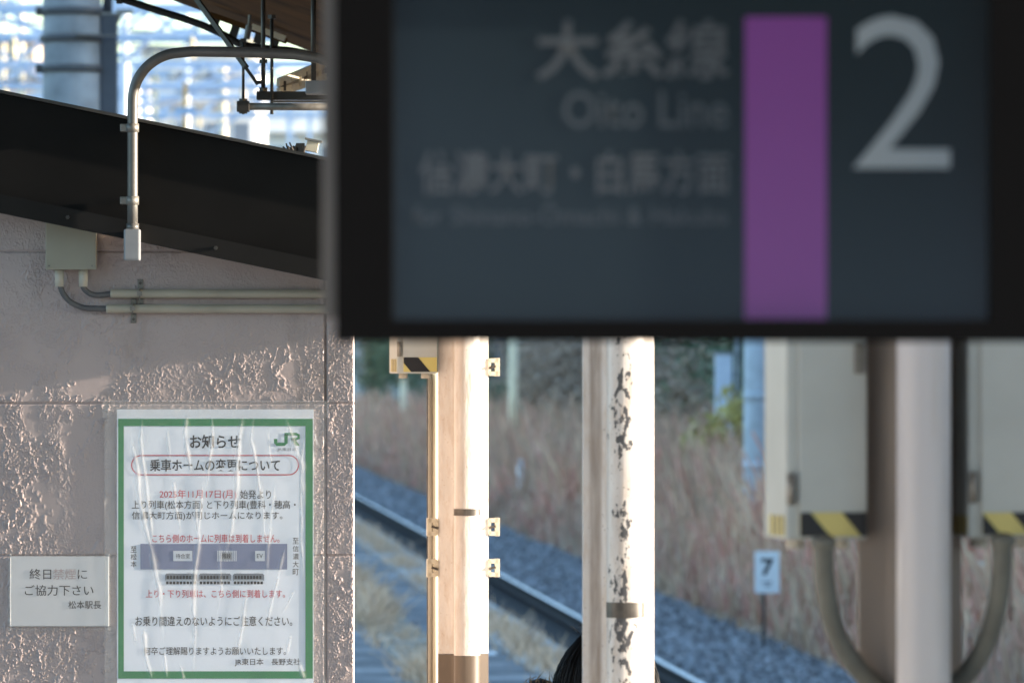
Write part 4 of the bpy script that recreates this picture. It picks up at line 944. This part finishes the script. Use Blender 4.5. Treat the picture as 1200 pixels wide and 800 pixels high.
A = P(126, 4, Y); obj('upper_rod', tb([(A.x, Y, P(0, 18, Y).z), (A.x, Y, P(0, -60, Y).z)], .03, 10), M_chan, ch, True)
A = P(105, 41.5, Y-.21); bm = bmesh.new()
bar(bm, P(88, 41, Y-.20), P(138, 42.5, Y-.12), .035, .006); obj('perforated_strap', bm, M_galv, ch)

def gantry(label, Y, vt, vb, u0, u1, posts, wd, panels, lower=()):
    o = thing('steel_gantry', label, 'gantry', (P((u0+u1)/2, 0, Y).x, Y, -1.4), 'steel frames above the tracks')
    for yy, nm in ((Y, 'front'), (Y+1.0, 'rear')):
        bm = bmesh.new(); bar(bm, P(u0, vt, Y)+Vector((0, yy-Y, 0)), P(u1, vt, Y)+Vector((0, yy-Y, 0)), wd); bar(bm, P(u0, vb, Y)+Vector((0, yy-Y, 0)), P(u1, vb, Y)+Vector((0, yy-Y, 0)), wd); obj('chord', bm, M_truss, o)
        bm = bmesh.new()
        for k in range(panels):
            a_ = u0+(u1-u0)*k/panels; b_ = u0+(u1-u0)*(k+1)/panels
            bar(bm, P(a_, vt if k % 2 else vb, Y)+Vector((0, yy-Y, 0)), P(b_, vb if k % 2 else vt, Y)+Vector((0, yy-Y, 0)), wd*.6)
        obj('lattice', bm, M_truss, o)
    for u, w2, m in posts:
        p = P(u, vt, Y); bm = bmesh.new()
        for dx, dy in ((-1, 0), (1, 0), (-1, 1), (1, 1)): bar(bm, (p.x+dx*w2/2, Y+dy, -1.4), (p.x+dx*w2/2, Y+dy, p.z), wd*.7)
        n = 12
        for k in range(n):
            z0 = -1.4+(p.z+1.4)*k/n; z1 = -1.4+(p.z+1.4)*(k+1)/n; sg = 1 if k % 2 else -1; bar(bm, (p.x-sg*w2/2, Y, z0), (p.x+sg*w2/2, Y, z1), wd*.5)
        obj('mast', bm, m, o)
    for (ua, va, ub, vb2) in lower:
        bm = bmesh.new(); bar(bm, P(ua, va, Y+.5), P(ub, vb2, Y+.5), wd*.8); obj('brace', bm, M_truss, o)
    for k in range(int((u1-u0)/95)):
        u = u0+40+k*95+random.uniform(-36, 36); bm = tb([P(u, vb, Y), P(u, vb+11*80/Y*1.0, Y)], [.05, .06], 8); tube(bm, [P(u, vb+12*80/Y, Y), P(u, vb+30*80/Y, Y)], [.06, .05], 8); obj('insulator', bm, M_tcream, o, True)
    return o
gantry('nearest pale blue steel frame whose top chord is at the picture top', 88, 8, 42, -120, 545, [(-60, .5, M_truss), (542, .4, M_truss)], .09, 16, ((0, 22, 54, 38), (140, 78, 205, 20), (-40, 110, 60, 42)))
gantry('middle pale blue steel frame crossing behind the concrete pole', 120, 74, 100, -140, 545, [(152, .55, M_truss), (543, .5, M_truss)], .10, 20, ((0, 60, 60, 100), (150, 130, 330, 78), (230, 100, 300, 74)))
gantry('farthest pale blue steel frame low above the dark beam', 165, 112, 134, -160, 480, [(350, .6, M_truss), (20, .6, M_truss)], .11, 26, ((165, 112, 240, 160), (240, 160, 320, 112)))
for i, (va, vb_, Ya, Yb) in enumerate(((20, 66, 60, 170), (52, 30, 75, 170), (92, 84, 80, 165), (-10, 56, 70, 170), (128, 110, 90, 170))):
    o = thing('overhead_wire', ('thin wire sagging from the picture top behind the pole', 'thin wire rising slightly to the right across the frames', 'thin level wire just above the middle frame', 'steepest thin wire falling to the right in the bright gap', 'lowest thin wire close above the dark beam')[i], 'wire', P(-160, va, Ya), 'wires among the steel frames')
    obj('strand', tb(spline([P(-160, va, Ya), P(60, (va+vb_)/2+6, (Ya+Yb)/2), P(500, vb_, Yb)], 8), .035, 6), M_chan, o)
def mast(label, u, v0, Y, wpx, m):
    p = P(u, v0, Y); o = thing('line_mast', label, 'mast', (p.x, Y, -1.4), 'masts among the steel frames')
    obj('shaft', tb([(p.x, Y, -1.4), (p.x, Y, p.z)], wpx/px(Y)/2, 10), m, o, True)
    bm = bmesh.new(); box(bm, (p.x, Y, p.z-.5), (wpx/px(Y)*5, .12, .12)); box(bm, (p.x, Y, p.z-1.5), (wpx/px(Y)*4, .12, .12)); obj('crossarm', bm, M_truss, o)
mast('cream line mast left of the concrete pole', 25, -30, 140, 8, M_tcream); mast('pale line mast right of the navy channel', 147, -30, 105, 9, M_white); mast('pale slim line mast behind the galvanised bend', 219, -30, 150, 7, M_white)
mast('thin orange line mast between the steel frames', 217, 97, 100, 5, M_orange); mast('cream line mast above the middle of the beam', 182, 60, 130, 7, M_tcream); mast('cream line mast left of the hung rails', 262, 80, 175, 9, M_tcream); mast('slim cream line mast at the far left', 4, -20, 155, 6, M_tcream)

def building(label, u0, u1, v_top, Y, dep, m, rows, cols, seed):
    A = P(u0, v_top, Y); B = P(u1, v_top, Y); zt = A.z
    o = thing('far_building', label, 'building', ((A.x+B.x)/2, Y, -1.4), 'buildings far behind the tracks')
    obj('wall', bx(((A.x+B.x)/2, Y+dep/2, (zt-1.4)/2), (B.x-A.x, dep, zt+1.4)), m, o)
    obj('roof', bx(((A.x+B.x)/2, Y+dep/2, zt+.2), (B.x-A.x+.5, dep+.5, .4)), M_fit, o)
    g = random.Random(seed)
    for r in range(rows):
        for c in range(cols):
            if g.random() < .4: continue
            x = A.x+(c+.5)*(B.x-A.x)/cols; z = zt-1.7-r*3.0; ww = (B.x-A.x)/cols*.55
            f = obj('window', bx((x, Y-.03, z), (ww+.25, .12, 1.55)), M_white, o); obj('pane', bx((x, Y-.10, z), (ww, .04, 1.3)), M_glass, f)
        obj('balcony_slab', bx(((A.x+B.x)/2, Y-.5, zt-3.0-r*3.0), (B.x-A.x, .9, .18)), m, o)
building('white apartment block above the right end of the beam', 165, 300, 62, 330, 14, M_bldw, 5, 4, 1)
building('tan block at the far left above the beam', -160, 40, 48, 300, 14, M_bldt, 5, 6, 2)
building('low pale block seen behind the concrete pole', 40, 160, 96, 270, 12, M_bldw, 3, 5, 3)
building('far white block right of the apartment block', 310, 470, 105, 400, 14, M_bldw, 4, 5, 4)
